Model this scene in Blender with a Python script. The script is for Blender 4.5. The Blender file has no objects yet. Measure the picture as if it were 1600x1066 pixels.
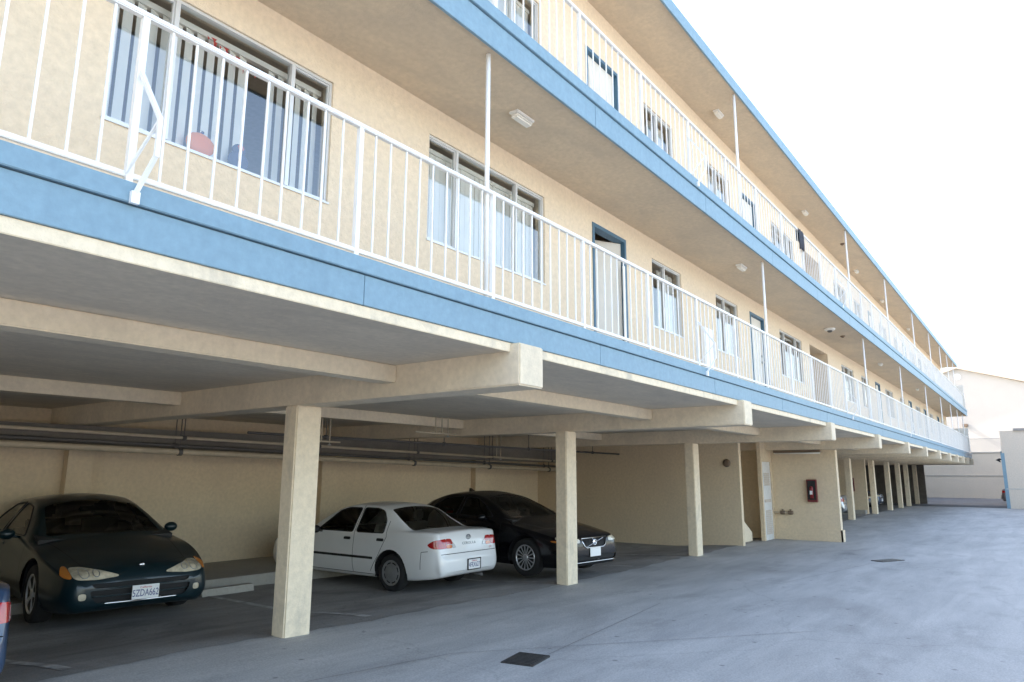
import bpy, bmesh, math, random
from math import sin, cos, pi, radians
from mathutils import Vector, Matrix
from mathutils.bvhtree import BVHTree
from mathutils.interpolate import poly_3d_calc
random.seed(7)
S = bpy.context.scene
C = S.collection

# ------------------------------------------------------------------ materials
def _mat(name):
    m = bpy.data.materials.new(name); m.use_nodes = True
    nt = m.node_tree; b = nt.nodes['Principled BSDF']
    return m, nt, b
def N(nt, t, **kw):
    n = nt.nodes.new(t)
    for k, v in kw.items():
        if k in n.inputs: n.inputs[k].default_value = v
        else: setattr(n, k, v)
    return n
def rgb(c): return (c[0], c[1], c[2], 1.0)
def plain(name, col, rough=.5, metal=0., spec=.5, coat=0., var=.0, scale=6., bump=0., bscale=200.):
    m, nt, b = _mat(name)
    b.inputs['Base Color'].default_value = rgb(col); b.inputs['Roughness'].default_value = rough
    b.inputs['Metallic'].default_value = metal; b.inputs['Specular IOR Level'].default_value = spec
    b.inputs['Coat Weight'].default_value = coat; b.inputs['Coat Roughness'].default_value = .04
    tc = N(nt, 'ShaderNodeTexCoord')
    if var > 0:
        n = N(nt, 'ShaderNodeTexNoise', Scale=scale, Detail=6., Roughness=.6)
        nt.links.new(tc.outputs['Object'], n.inputs['Vector'])
        r = N(nt, 'ShaderNodeValToRGB')
        r.color_ramp.elements[0].position = .3; r.color_ramp.elements[1].position = .72
        r.color_ramp.elements[0].color = rgb([x*(1-var) for x in col]); r.color_ramp.elements[1].color = rgb([min(.95, x*(1+var*.6)) for x in col])
        nt.links.new(n.outputs['Fac'], r.inputs['Fac']); nt.links.new(r.outputs['Color'], b.inputs['Base Color'])
    if bump > 0:
        n2 = N(nt, 'ShaderNodeTexNoise', Scale=bscale, Detail=3.)
        nt.links.new(tc.outputs['Object'], n2.inputs['Vector'])
        bp = N(nt, 'ShaderNodeBump', Strength=bump, Distance=.01)
        nt.links.new(n2.outputs['Fac'], bp.inputs['Height']); nt.links.new(bp.outputs['Normal'], b.inputs['Normal'])
    return m
def stained(name, col, dirt, amount=.5, streak=(1.2, 1.2, .25), rough=.85, bump=.35, bscale=90., fine=18., lo=.45, hi=.75, board=0.):
    """painted stucco / concrete: mottled colour, a second tone of dirt in patches or streaks, gritty bump"""
    m, nt, b = _mat(name)
    b.inputs['Roughness'].default_value = rough; b.inputs['Specular IOR Level'].default_value = .25
    tc = N(nt, 'ShaderNodeTexCoord'); L = nt.links.new
    mp = N(nt, 'ShaderNodeMapping'); mp.inputs['Scale'].default_value = streak
    L(tc.outputs['Object'], mp.inputs['Vector'])
    n1 = N(nt, 'ShaderNodeTexNoise', Scale=1.6, Detail=8., Roughness=.62, Distortion=.6)
    L(mp.outputs['Vector'], n1.inputs['Vector'])
    r1 = N(nt, 'ShaderNodeValToRGB'); r1.color_ramp.elements[0].position = lo; r1.color_ramp.elements[1].position = hi
    r1.color_ramp.elements[0].color = (0, 0, 0, 1); r1.color_ramp.elements[1].color = (amount, amount, amount, 1)
    L(n1.outputs['Fac'], r1.inputs['Fac'])
    n2 = N(nt, 'ShaderNodeTexNoise', Scale=fine, Detail=4., Roughness=.6); L(tc.outputs['Object'], n2.inputs['Vector'])
    r2 = N(nt, 'ShaderNodeValToRGB'); r2.color_ramp.elements[0].position = .3; r2.color_ramp.elements[1].position = .7
    r2.color_ramp.elements[0].color = rgb([x*.9 for x in col]); r2.color_ramp.elements[1].color = rgb([min(.95, x*1.06) for x in col])
    L(n2.outputs['Fac'], r2.inputs['Fac'])
    mx = N(nt, 'ShaderNodeMixRGB'); L(r1.outputs['Color'], mx.inputs['Fac']); L(r2.outputs['Color'], mx.inputs['Color1']); mx.inputs['Color2'].default_value = rgb(dirt)
    L(mx.outputs['Color'], b.inputs['Base Color'])
    n3 = N(nt, 'ShaderNodeTexNoise', Scale=bscale, Detail=4., Roughness=.65); L(tc.outputs['Object'], n3.inputs['Vector'])
    bp = N(nt, 'ShaderNodeBump', Strength=bump, Distance=.012); L(n3.outputs['Fac'], bp.inputs['Height']); L(bp.outputs['Normal'], b.inputs['Normal'])
    return m
def ground_mat(name, base, dark, light, rough=.8, cracks=True, scale=1.):
    m, nt, b = _mat(name); L = nt.links.new
    b.inputs['Specular IOR Level'].default_value = .35
    tc = N(nt, 'ShaderNodeTexCoord')
    mp = N(nt, 'ShaderNodeMapping'); mp.inputs['Scale'].default_value = (.55*scale, 1.*scale, 1)
    L(tc.outputs['Object'], mp.inputs['Vector'])
    big = N(nt, 'ShaderNodeTexNoise', Scale=.55, Detail=9., Roughness=.65, Distortion=1.1); L(mp.outputs['Vector'], big.inputs['Vector'])
    r = N(nt, 'ShaderNodeValToRGB'); e = r.color_ramp.elements
    e[0].position = .32; e[0].color = rgb(dark); e[1].position = .7; e[1].color = rgb(light)
    q = e.new(.5); q.color = rgb(base)
    L(big.outputs['Fac'], r.inputs['Fac'])
    # broom and tyre streaks along the yard
    mps = N(nt, 'ShaderNodeMapping'); mps.inputs['Scale'].default_value = (.28*scale, 1.7*scale, 1); mps.inputs['Rotation'].default_value = (0, 0, -.12)
    L(tc.outputs['Object'], mps.inputs['Vector'])
    sn = N(nt, 'ShaderNodeTexNoise', Scale=1.5, Detail=9., Roughness=.7, Distortion=.4); L(mps.outputs['Vector'], sn.inputs['Vector'])
    rn = N(nt, 'ShaderNodeValToRGB'); rn.color_ramp.elements[0].position = .36; rn.color_ramp.elements[1].position = .66
    rn.color_ramp.elements[0].color = (.84, .84, .845, 1); rn.color_ramp.elements[1].color = (1.09, 1.085, 1.075, 1); L(sn.outputs['Fac'], rn.inputs['Fac'])
    m0 = N(nt, 'ShaderNodeMixRGB', blend_type='MULTIPLY'); m0.inputs['Fac'].default_value = .9
    L(r.outputs['Color'], m0.inputs['Color1']); L(rn.outputs['Color'], m0.inputs['Color2'])
    # oil and tyre stains
    st = N(nt, 'ShaderNodeTexNoise', Scale=1.7, Detail=5., Roughness=.55); L(mp.outputs['Vector'], st.inputs['Vector'])
    rs = N(nt, 'ShaderNodeValToRGB'); rs.color_ramp.elements[0].position = .58; rs.color_ramp.elements[1].position = .78
    rs.color_ramp.elements[0].color = (1, 1, 1, 1); rs.color_ramp.elements[1].color = (.64, .64, .645, 1)
    L(st.outputs['Fac'], rs.inputs['Fac'])
    m1 = N(nt, 'ShaderNodeMixRGB', blend_type='MULTIPLY'); m1.inputs['Fac'].default_value = .8
    L(m0.outputs['Color'], m1.inputs['Color1']); L(rs.outputs['Color'], m1.inputs['Color2'])
    # grit
    gr = N(nt, 'ShaderNodeTexNoise', Scale=60., Detail=3., Roughness=.7); L(tc.outputs['Object'], gr.inputs['Vector'])
    rg = N(nt, 'ShaderNodeValToRGB'); rg.color_ramp.elements[0].position = .3; rg.color_ramp.elements[1].position = .7
    rg.color_ramp.elements[0].color = (.74, .74, .74, 1); rg.color_ramp.elements[1].color = (1.16, 1.16, 1.16, 1)
    L(gr.outputs['Fac'], rg.inputs['Fac'])
    m2 = N(nt, 'ShaderNodeMixRGB', blend_type='MULTIPLY'); m2.inputs['Fac'].default_value = 1.
    L(m1.outputs['Color'], m2.inputs['Color1']); L(rg.outputs['Color'], m2.inputs['Color2'])
    # small dark specks
    sp = N(nt, 'ShaderNodeTexVoronoi', Scale=3.1); L(tc.outputs['Object'], sp.inputs['Vector'])
    rsp = N(nt, 'ShaderNodeValToRGB'); rsp.color_ramp.elements[0].position = .045; rsp.color_ramp.elements[1].position = .10
    rsp.color_ramp.elements[0].color = (.35, .35, .36, 1); rsp.color_ramp.elements[1].color = (1, 1, 1, 1)
    L(sp.outputs['Distance'], rsp.inputs['Fac'])
    m3 = N(nt, 'ShaderNodeMixRGB', blend_type='MULTIPLY'); m3.inputs['Fac'].default_value = .7
    L(m2.outputs['Color'], m3.inputs['Color1']); L(rsp.outputs['Color'], m3.inputs['Color2'])
    out = m3
    if cracks:
        wn = N(nt, 'ShaderNodeTexNoise', Scale=.9, Detail=5.); L(tc.outputs['Object'], wn.inputs['Vector'])
        va = N(nt, 'ShaderNodeMixRGB', blend_type='ADD'); va.inputs['Fac'].default_value = .9
        L(tc.outputs['Object'], va.inputs['Color1']); L(wn.outputs['Color'], va.inputs['Color2'])
        vo = N(nt, 'ShaderNodeTexVoronoi', Scale=.19, feature='DISTANCE_TO_EDGE'); L(va.outputs['Color'], vo.inputs['Vector'])
        rc = N(nt, 'ShaderNodeValToRGB'); rc.color_ramp.elements[0].position = .0; rc.color_ramp.elements[1].position = .0045
        rc.color_ramp.elements[0].color = (.84, .84, .84, 1); rc.color_ramp.elements[1].color = (1, 1, 1, 1)
        L(vo.outputs['Distance'], rc.inputs['Fac'])
        m4 = N(nt, 'ShaderNodeMixRGB', blend_type='MULTIPLY'); m4.inputs['Fac'].default_value = .8
        L(m3.outputs['Color'], m4.inputs['Color1']); L(rc.outputs['Color'], m4.inputs['Color2']); out = m4
    L(out.outputs['Color'], b.inputs['Base Color'])
    rr = N(nt, 'ShaderNodeMapRange'); rr.inputs['To Min'].default_value = rough-.2; rr.inputs['To Max'].default_value = min(1, rough+.12)
    L(big.outputs['Fac'], rr.inputs['Value']); L(rr.outputs['Result'], b.inputs['Roughness'])
    bp = N(nt, 'ShaderNodeBump', Strength=.25, Distance=.01); L(gr.outputs['Fac'], bp.inputs['Height']); L(bp.outputs['Normal'], b.inputs['Normal'])
    return m
def glass(name, tint=(.9, .95, .93), rough=.02, ior=1.5, base=.0):
    m = bpy.data.materials.new(name); m.use_nodes = True; nt = m.node_tree; nt.nodes.clear(); L = nt.links.new
    o = N(nt, 'ShaderNodeOutputMaterial'); t = N(nt, 'ShaderNodeBsdfTransparent'); t.inputs['Color'].default_value = rgb(tint)
    g = N(nt, 'ShaderNodeBsdfGlossy'); g.inputs['Roughness'].default_value = rough
    f = N(nt, 'ShaderNodeFresnel'); f.inputs['IOR'].default_value = ior
    a = N(nt, 'ShaderNodeMath', operation='ADD'); a.inputs[1].default_value = base; a.use_clamp = True
    L(f.outputs['Fac'], a.inputs[0])
    mx = N(nt, 'ShaderNodeMixShader'); L(a.outputs[0], mx.inputs['Fac']); L(t.outputs[0], mx.inputs[1]); L(g.outputs[0], mx.inputs[2]); L(mx.outputs[0], o.inputs['Surface'])
    return m

M = {}
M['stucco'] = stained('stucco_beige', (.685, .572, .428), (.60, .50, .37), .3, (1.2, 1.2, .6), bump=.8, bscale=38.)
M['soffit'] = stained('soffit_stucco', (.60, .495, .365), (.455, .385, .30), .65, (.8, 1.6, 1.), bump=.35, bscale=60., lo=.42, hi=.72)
M['slab'] = stained('slab_concrete_painted', (.69, .605, .48), (.52, .455, .37), .6, (.8, 1.8, 1.), bump=.25, bscale=40., lo=.4, hi=.7)
M['beamc'] = stained('beam_concrete_painted', (.72, .615, .46), (.50, .43, .33), .55, (1.4, 1.4, .8), bump=.3, bscale=45., lo=.45, hi=.75)
M['column'] = stained('column_paint', (.76, .645, .475), (.42, .37, .295), .75, (2.2, 2.2, 1.3), bump=.35, bscale=50., lo=.54, hi=.78)
M['gwall'] = stained('garage_wall_paint', (.69, .565, .395), (.575, .47, .34), .4, (.8, .8, .5), bump=.2, bscale=40.)
M['blue'] = stained('blue_fascia_paint', (.20, .31, .385), (.155, .245, .315), .55, (4., 1.5, .5), rough=.5, bump=.10, bscale=30., lo=.45, hi=.85)
M['blue_trim'] = plain('blue_trim_paint', (.055, .13, .20), .5, var=.12, scale=8)
M['white'] = plain('white_metal_paint', (.80, .80, .79), .42, var=.06, scale=14)
M['white_old'] = plain('white_old_paint', (.70, .69, .66), .55, var=.12, scale=9)
M['door_paint'] = plain('door_paint_cream', (.62, .58, .51), .5, var=.06, scale=5)
M['alu'] = plain('aluminium_frame', (.62, .62, .61), .4, metal=.35, var=.05)
M['blind'] = plain('vinyl_blind_slat', (.88, .87, .83), .5, var=.04, scale=5)
M['curtain'] = plain('pale_curtain', (.76, .75, .72), .8, var=.08, scale=7)
M['dark'] = plain('dark_recess', (.012, .012, .013), .8)
M['room'] = plain('room_paint', (.32, .28, .22), .9, var=.1)
M['pane'] = glass('window_pane', (.90, .92, .91), .015, 1.6, .13)
M['roofing'] = plain('roofing_gravel', (.30, .29, .28), .95, var=.2, scale=20)
M['pipe'] = plain('pipe_paint', (.50, .42, .30), .55, var=.15, scale=7)
M['pipe_dark'] = plain('pipe_iron', (.10, .095, .09), .6, var=.2)
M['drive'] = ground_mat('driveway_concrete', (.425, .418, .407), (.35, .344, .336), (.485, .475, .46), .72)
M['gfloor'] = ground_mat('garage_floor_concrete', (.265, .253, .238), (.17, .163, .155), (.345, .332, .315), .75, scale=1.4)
M['asphalt'] = ground_mat('old_asphalt', (.13, .13, .132), (.09, .09, .092), (.17, .17, .17), .8)
M['line'] = stained('worn_line_paint', (.55, .54, .52), (.25, .24, .23), .9, (3, 3, 3), bump=.1, lo=.35, hi=.6)
M['kerb'] = stained('kerb_concrete', (.36, .34, .30), (.26, .245, .22), .6, (1, 1, 1), bump=.3)
M['crack'] = plain('crack_dirt', (.25, .245, .238), .9, var=.35, scale=4)
M['iron'] = plain('cast_iron', (.055, .052, .05), .65, metal=.3, var=.3, scale=25, bump=.4, bscale=80)
M['red'] = plain('red_enamel', (.16, .022, .026), .35, var=.08)
M['red_dark'] = plain('dull_red', (.22, .02, .022), .4)
M['red_bright'] = plain('red_ribbon', (.60, .015, .015), .6)
M['orange'] = plain('orange_ornament', (.90, .26, .05), .5)
M['toyblue'] = plain('blue_plush', (.03, .06, .16), .9, var=.2, scale=20)
M['toyred'] = plain('red_plush', (.6, .16, .12), .9)
M['shadeconc'] = stained('concrete_shade_tone', (.20, .18, .155), (.12, .11, .10), .7, (.5, 1, 1.5), bump=.3, bscale=40., lo=.4, hi=.7)  # concrete darkened so that its colour carries deep shade
M['steel'] = plain('galvanised_steel', (.45, .45, .44), .42, metal=.7, var=.1)
M['brown'] = plain('brown_metal', (.17, .12, .08), .55, var=.15)
M['cloth'] = plain('dark_cloth', (.035, .04, .055), .9, var=.3, scale=12)
M['diffuser'] = plain('lamp_diffuser', (.74, .72, .66), .4)
M['gable'] = stained('white_stucco', (.44, .43, .41), (.39, .38, .365), .4, (.5, .5, .5), bump=.2)
M['cmu'] = stained('retaining_wall_paint', (.56, .49, .40), (.46, .41, .34), .5, (.4, .4, .3), bump=.2)
M['ggar'] = stained('cream_garage_stucco', (.60, .53, .45), (.53, .475, .41), .4, (.5, .5, .5), bump=.2)
M['link'] = plain('chain_wire', (.20, .21, .22), .5, metal=.4)
M['tyre'] = plain('tyre_rubber', (.018, .018, .019), .8, var=.2)
M['rubber'] = plain('black_rubber', (.015, .015, .016), .6)
M['chrome'] = plain('chrome', (.75, .76, .78), .12, metal=1.)
M['alloy'] = plain('alloy_rim', (.72, .73, .75), .3, metal=.75)
M['hubcap'] = plain('steel_hubcap', (.33, .33, .33), .4, metal=.5, var=.15, scale=12)
M['cabin_dark'] = plain('cabin_trim_dark', (.025, .024, .024), .8)
M['cabin_grey'] = plain('cabin_trim_grey', (.46, .45, .43), .85)
M['carglass'] = glass('car_glass', (.72, .77, .75), .01, 1.5, .01)
M['carglass_dark'] = glass('car_glass_dark', (.50, .55, .54), .01, 1.5, .01)
M['lens_clear'] = plain('headlight_lens', (.60, .53, .39), .2, metal=0., coat=1., var=.35, scale=14)
M['lens_amber'] = plain('amber_lens', (.60, .20, .03), .15, coat=1.)
M['lens_red'] = plain('red_lens', (.42, .012, .015), .12, coat=1., var=.3, scale=12)
M['lens_orange'] = plain('orange_lens', (.65, .17, .03), .15, coat=1.)
M['lens_grey'] = plain('reverse_lens', (.55, .55, .55), .15, coat=1.)
M['plate'] = plain('plate_white', (.80, .80, .79), .35)
M['plate_ink'] = plain('plate_ink_blue', (.05, .06, .20), .5)
M['plate_red'] = plain('plate_ink_red', (.50, .05, .06), .5)
M['badge'] = plain('badge_grey', (.30, .31, .33), .3, metal=.7)
M['paint_white'] = plain('car_paint_white', (.80, .80, .79), .3, coat=.6, var=.03, scale=3)
M['paint_green'] = plain('car_paint_dark_green', (.004, .016, .021), .3, spec=.3, coat=.35)
M['paint_black'] = plain('car_paint_black', (.004, .004, .006), .25, spec=.3, coat=.35)
M['paint_blue'] = plain('car_paint_blue', (.018, .045, .10), .3, coat=.9)
M['paint_silver'] = plain('car_paint_silver', (.40, .42, .44), .3, metal=.6, coat=.9)
M['paint_red'] = plain('car_paint_grey', (.16, .16, .18), .3, metal=.4, coat=.9)

# ------------------------------------------------------------------ mesh helpers
class MB:
    def __init__(s): s.bm = bmesh.new()
    def box(s, a, b, mi=0, bevel=0.):
        x0, y0, z0 = [min(p, q) for p, q in zip(a, b)]; x1, y1, z1 = [max(p, q) for p, q in zip(a, b)]
        v = [s.bm.verts.new(p) for p in ((x0,y0,z0),(x1,y0,z0),(x1,y1,z0),(x0,y1,z0),(x0,y0,z1),(x1,y0,z1),(x1,y1,z1),(x0,y1,z1))]
        fs = [s.bm.faces.new([v[i] for i in f]) for f in ((0,3,2,1),(4,5,6,7),(0,1,5,4),(1,2,6,5),(2,3,7,6),(3,0,4,7))]
        for f in fs: f.material_index = mi
        if bevel > 0:
            es = list({e for f in fs for e in f.edges})
            bmesh.ops.bevel(s.bm, geom=es, offset=bevel, segments=2, affect='EDGES', clamp_overlap=True)
        return s
    def tube(s, pts, r, n=8, mi=0, cap=True):
        pts = [Vector(p) for p in pts]; rings = []
        up = Vector((0.13, .21, .97))
        for i, p in enumerate(pts):
            d = (pts[min(i+1, len(pts)-1)] - pts[max(i-1, 0)]).normalized()
            u = d.cross(up)
            if u.length < 1e-3: u = d.cross(Vector((1, 0, 0)))
            u.normalize(); w = d.cross(u)
            rr = r[i] if isinstance(r, (list, tuple)) else r
            rings.append([s.bm.verts.new(p + (u*cos(2*pi*k/n) + w*sin(2*pi*k/n))*rr) for k in range(n)])
        for a, b in zip(rings, rings[1:]):
            for k in range(n):
                f = s.bm.faces.new((a[k], a[(k+1) % n], b[(k+1) % n], b[k])); f.smooth = n > 5; f.material_index = mi
        if cap:
            for q in (rings[0][::-1], rings[-1]):
                f = s.bm.faces.new(q); f.material_index = mi
        return s
    def bar(s, a, b, w, d=None, mi=0):
        """square bar from a to b"""
        a = Vector(a); b = Vector(b); d = d or w; t = (b-a).normalized()
        u = t.cross(Vector((0, 0, 1)))
        if u.length < 1e-3: u = Vector((1, 0, 0))
        u.normalize(); v = t.cross(u)
        vs = [[s.bm.verts.new(p + u*(i*w/2) + v*(j*d/2)) for i, j in ((-1,-1),(1,-1),(1,1),(-1,1))] for p in (a, b)]
        for k in range(4):
            s.bm.faces.new((vs[0][k], vs[0][(k+1)%4], vs[1][(k+1)%4], vs[1][k])).material_index = mi
        s.bm.faces.new(vs[0][::-1]).material_index = mi; s.bm.faces.new(vs[1]).material_index = mi
        return s
    def lathe(s, prof, origin, axis='y', n=28, mi=0, smooth=True):
        """prof: list of (radius, along)"""
        o = Vector(origin); rings = []
        for r, h in prof:
            ring = []
            for k in range(n):
                a = 2*pi*k/n; p, q = r*cos(a), r*sin(a)
                ring.append(s.bm.verts.new(o + (Vector((p, h, q)) if axis == 'y' else Vector((p, q, h)) if axis == 'z' else Vector((h, p, q)))))
            rings.append(ring)
        for a, b in zip(rings, rings[1:]):
            for k in range(n):
                f = s.bm.faces.new((a[k], a[(k+1)%n], b[(k+1)%n], b[k])); f.smooth = smooth; f.material_index = mi
        for q in (rings[0][::-1], rings[-1]):
            if len(set(tuple(v.co) for v in q)) > 2:
                f = s.bm.faces.new(q); f.material_index = mi
        return s
    def prism(s, poly, y0, y1, mi=0, plane='xz'):
        def P(p, t): return (p[0], t, p[1]) if plane == 'xz' else (t, p[0], p[1]) if plane == 'yz' else (p[0], p[1], t)
        a = [s.bm.verts.new(P(p, y0)) for p in poly]; b = [s.bm.verts.new(P(p, y1)) for p in poly]
        n = len(poly)
        for k in range(n): s.bm.faces.new((a[k], a[(k+1)%n], b[(k+1)%n], b[k])).material_index = mi
        s.bm.faces.new(a[::-1]).material_index = mi; s.bm.faces.new(b).material_index = mi
        return s
    def blob(s, c, r, mi=0, seg=14):
        g = bmesh.ops.create_uvsphere(s.bm, u_segments=seg, v_segments=seg//2+2, radius=1.)
        for v in g['verts']: v.co = Vector((v.co.x*r[0], v.co.y*r[1], v.co.z*r[2])) + Vector(c)
        for f in {f for v in g['verts'] for f in v.link_faces}: f.smooth = True; f.material_index = mi
        return s
    def build(s, name, mats, parent=None, fix=True):
        if fix: bmesh.ops.recalc_face_normals(s.bm, faces=s.bm.faces)
        me = bpy.data.meshes.new(name); s.bm.to_mesh(me); s.bm.free()
        for m in (mats if isinstance(mats, (list, tuple)) else [mats]): me.materials.append(M[m] if isinstance(m, str) else m)
        o = bpy.data.objects.new(name, me); C.objects.link(o)
        if parent: o.parent = parent
        return o
def tag(o, label=None, cat=None, group=None, kind=None):
    if label: o['label'] = label
    if cat: o['category'] = cat
    if group: o['group'] = group
    if kind: o['kind'] = kind
    return o
def thing(name, label, cat, loc=(0,0,0), rz=0, group=None):
    o = bpy.data.objects.new(name, None); C.objects.link(o); o.location = loc; o.rotation_euler = (0,0,rz); o.empty_display_size = .2
    return tag(o, label, cat, group)
def copy_tree(o, parent=None):
    c = o.copy(); C.objects.link(c); c.parent = parent
    for ch in list(o.children): copy_tree(ch, c)
    return c
def text_mesh(name, txt, size, mat, parent, M4, depth=.001, wx=1.):
    cu = bpy.data.curves.new(name, 'FONT'); cu.body = txt; cu.size = size; cu.extrude = depth; cu.align_x = 'CENTER'; cu.align_y = 'CENTER'
    t = bpy.data.objects.new(name, cu); C.objects.link(t)
    bpy.context.view_layer.update()
    me = bpy.data.meshes.new_from_object(t.evaluated_get(bpy.context.evaluated_depsgraph_get()))
    bpy.data.objects.remove(t); me.transform(M4 @ Matrix.Diagonal((wx, 1, 1, 1))); me.materials.clear(); me.materials.append(M[mat])
    o = bpy.data.objects.new(name, me); C.objects.link(o); o.parent = parent
    return o
def smooth01(a, b, x):
    t = max(0., min(1., (x-a)/(b-a))); return t*t*(3-2*t)

# ------------------------------------------------------------------ camera
cam_d = bpy.data.cameras.new('camera'); cam = bpy.data.objects.new('camera', cam_d); C.objects.link(cam); S.camera = cam
f_, yaw, pitch, roll = 1099.26, .641, .1887, .0038
F0 = Vector((cos(yaw), sin(yaw), 0)); R0 = Vector((sin(yaw), -cos(yaw), 0)); U0 = Vector((0, 0, 1))
Fv = F0*cos(pitch) + U0*sin(pitch); Uv = -F0*sin(pitch) + U0*cos(pitch)
Rv, Uv = R0*cos(roll) + Uv*sin(roll), -R0*sin(roll) + Uv*cos(roll)
cam.matrix_world = Matrix(((Rv.x, Uv.x, -Fv.x, 0), (Rv.y, Uv.y, -Fv.y, 0), (Rv.z, Uv.z, -Fv.z, 1.6), (0, 0, 0, 1)))
cam_d.sensor_width = 36; cam_d.lens = f_/1600*36; cam_d.clip_start = .05; cam_d.clip_end = 2000

# ------------------------------------------------------------------ ground
def gz(x, y):
    """the yard dips gently towards its drain, and the parking bays fall a little towards the back wall"""
    a = -.10*smooth01(3.5, 11, x)*(1-smooth01(20, 44, x))
    return a + .05*(1-smooth01(2.5, 6, x))*smooth01(4.5, 6.2, y)*(1-smooth01(6.2, 8.2, y)) - .11*smooth01(6.35, 8.3, y)*(1-smooth01(30, 44, x))
def sheet(xs, ys, dz, name, mat):
    bm = bmesh.new(); g = [[bm.verts.new((x, y, gz(x, y)+dz)) for y in ys] for x in xs]
    for i in range(len(xs)-1):
        for j in range(len(ys)-1):
            f = bm.faces.new((g[i][j], g[i+1][j], g[i+1][j+1], g[i][j+1])); f.smooth = True
    me = bpy.data.meshes.new(name); bm.to_mesh(me); bm.free(); me.materials.append(M[mat])
    o = bpy.data.objects.new(name, me); C.objects.link(o); return o
fr = lambda a, b, n: [a + (b-a)*i/n for i in range(n+1)]
tag(sheet([-600, -150, -40, -12] + fr(-6, 60, 132) + [80, 150, 600], [-600, -150, -40, -15] + fr(-8, 14, 55) + [25, 60, 200, 600], 0, 'driveway', 'drive'), kind='structure')
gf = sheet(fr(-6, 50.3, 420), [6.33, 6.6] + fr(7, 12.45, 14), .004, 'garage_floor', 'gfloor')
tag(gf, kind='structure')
for v in gf.data.vertices:       # the older floor breaks off in an uneven edge against the driveway
    if v.co.y < 6.5:
        v.co.y += .035*sin(v.co.x*1.9)+.02*sin(v.co.x*7.3+1)+random.uniform(-.022, .022); v.co.z = gz(v.co.x, v.co.y)+.004
def strip(name, p, q, w, mat, dz=.009, kind='structure'):
    p, q = Vector(p), Vector(q); d = (q-p); n = max(2, int(d.length/.25)); u = Vector((-d.y, d.x)).normalized()*w/2
    bm = bmesh.new(); rows = []
    for i in range(n+1):
        c = p + d*i/n
        rows.append([bm.verts.new((c.x+s*u.x, c.y+s*u.y, gz(c.x+s*u.x, c.y+s*u.y)+dz)) for s in (-1, 1)])
    for a, b in zip(rows, rows[1:]): bm.faces.new((a[0], a[1], b[1], b[0]))
    me = bpy.data.meshes.new(name); bm.to_mesh(me); bm.free(); me.materials.append(M[mat])
    o = bpy.data.objects.new(name, me); C.objects.link(o)
    return tag(o, kind=kind)
tag(sheet(fr(45.9, 65.9, 40), fr(-20, 9.5, 36), .006, 'asphalt', 'asphalt'), kind='structure')
for x in (2.72, 5.95, 9.9, 12.6, 15.2): strip('parking_line', (x, 6.5), (x, 11.2), .10, 'line')
for a, b in (((1.0, 5.35), (5.2, 4.55)), ((5.2, 4.55), (8.6, 2.2)), ((5.75, 3.85), (9.2, 4.35)), ((12.2, 3.6), (16.4, 2.9))):
    strip('paving_crack', a, b, .009, 'crack', .006)
def cover(x, y, sx, sy, rz, label):
    t = thing('drain_cover', label, 'drain cover', (x, y, gz(x, y)), rz)
    m = MB(); m.box((-sx/2, -sy/2, -.02), (sx/2, sy/2, .012), bevel=.004); m.build('frame', 'iron', t)
    m = MB()
    for k in range(9):
        u = -sx/2 + sx*(k+.7)/9.6
        m.box((u-.012, -sy/2+.03, .012), (u+.012, sy/2-.03, .018))
    m.build('grate', 'steel' if sx > .6 else 'iron', t)
cover(5.45, 3.9, .40, .31, .2, 'dark iron drain cover set in the driveway in front of the nearest column')
cover(16.75, 2.8, .70, .28, -.45, 'long flat drain cover far out on the driveway, beyond the third column')

# ------------------------------------------------------------------ apartment building
XB0, XB1 = -6., 50.5                      # building ends
YF, YW, YB = 3.39, 4.50, 12.40            # fascia, walkway wall, back wall
Z1, Z2 = 2.98, 5.58                       # the two walkway floors
bld = thing('apartment_building', 'long beige stucco apartment block with blue fascias and two open walkways over its carport', 'building', (0, 0, 0))

def wall_with_openings(x0, x1, z0, z1, y0, y1, ops):
    m = MB(); xs = sorted({x0, x1} | {o[0] for o in ops} | {o[1] for o in ops})
    for a, b in zip(xs, xs[1:]):
        zz = sorted([(o[2], o[3]) for o in ops if o[0] < (a+b)/2 < o[1]]); z = z0
        for p, q in zz:
            if p > z+1e-4: m.box((a, y0, z), (b, y1, p))
            z = q
        if z < z1-1e-4: m.box((a, y0, z), (b, y1, z1))
    return m

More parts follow.
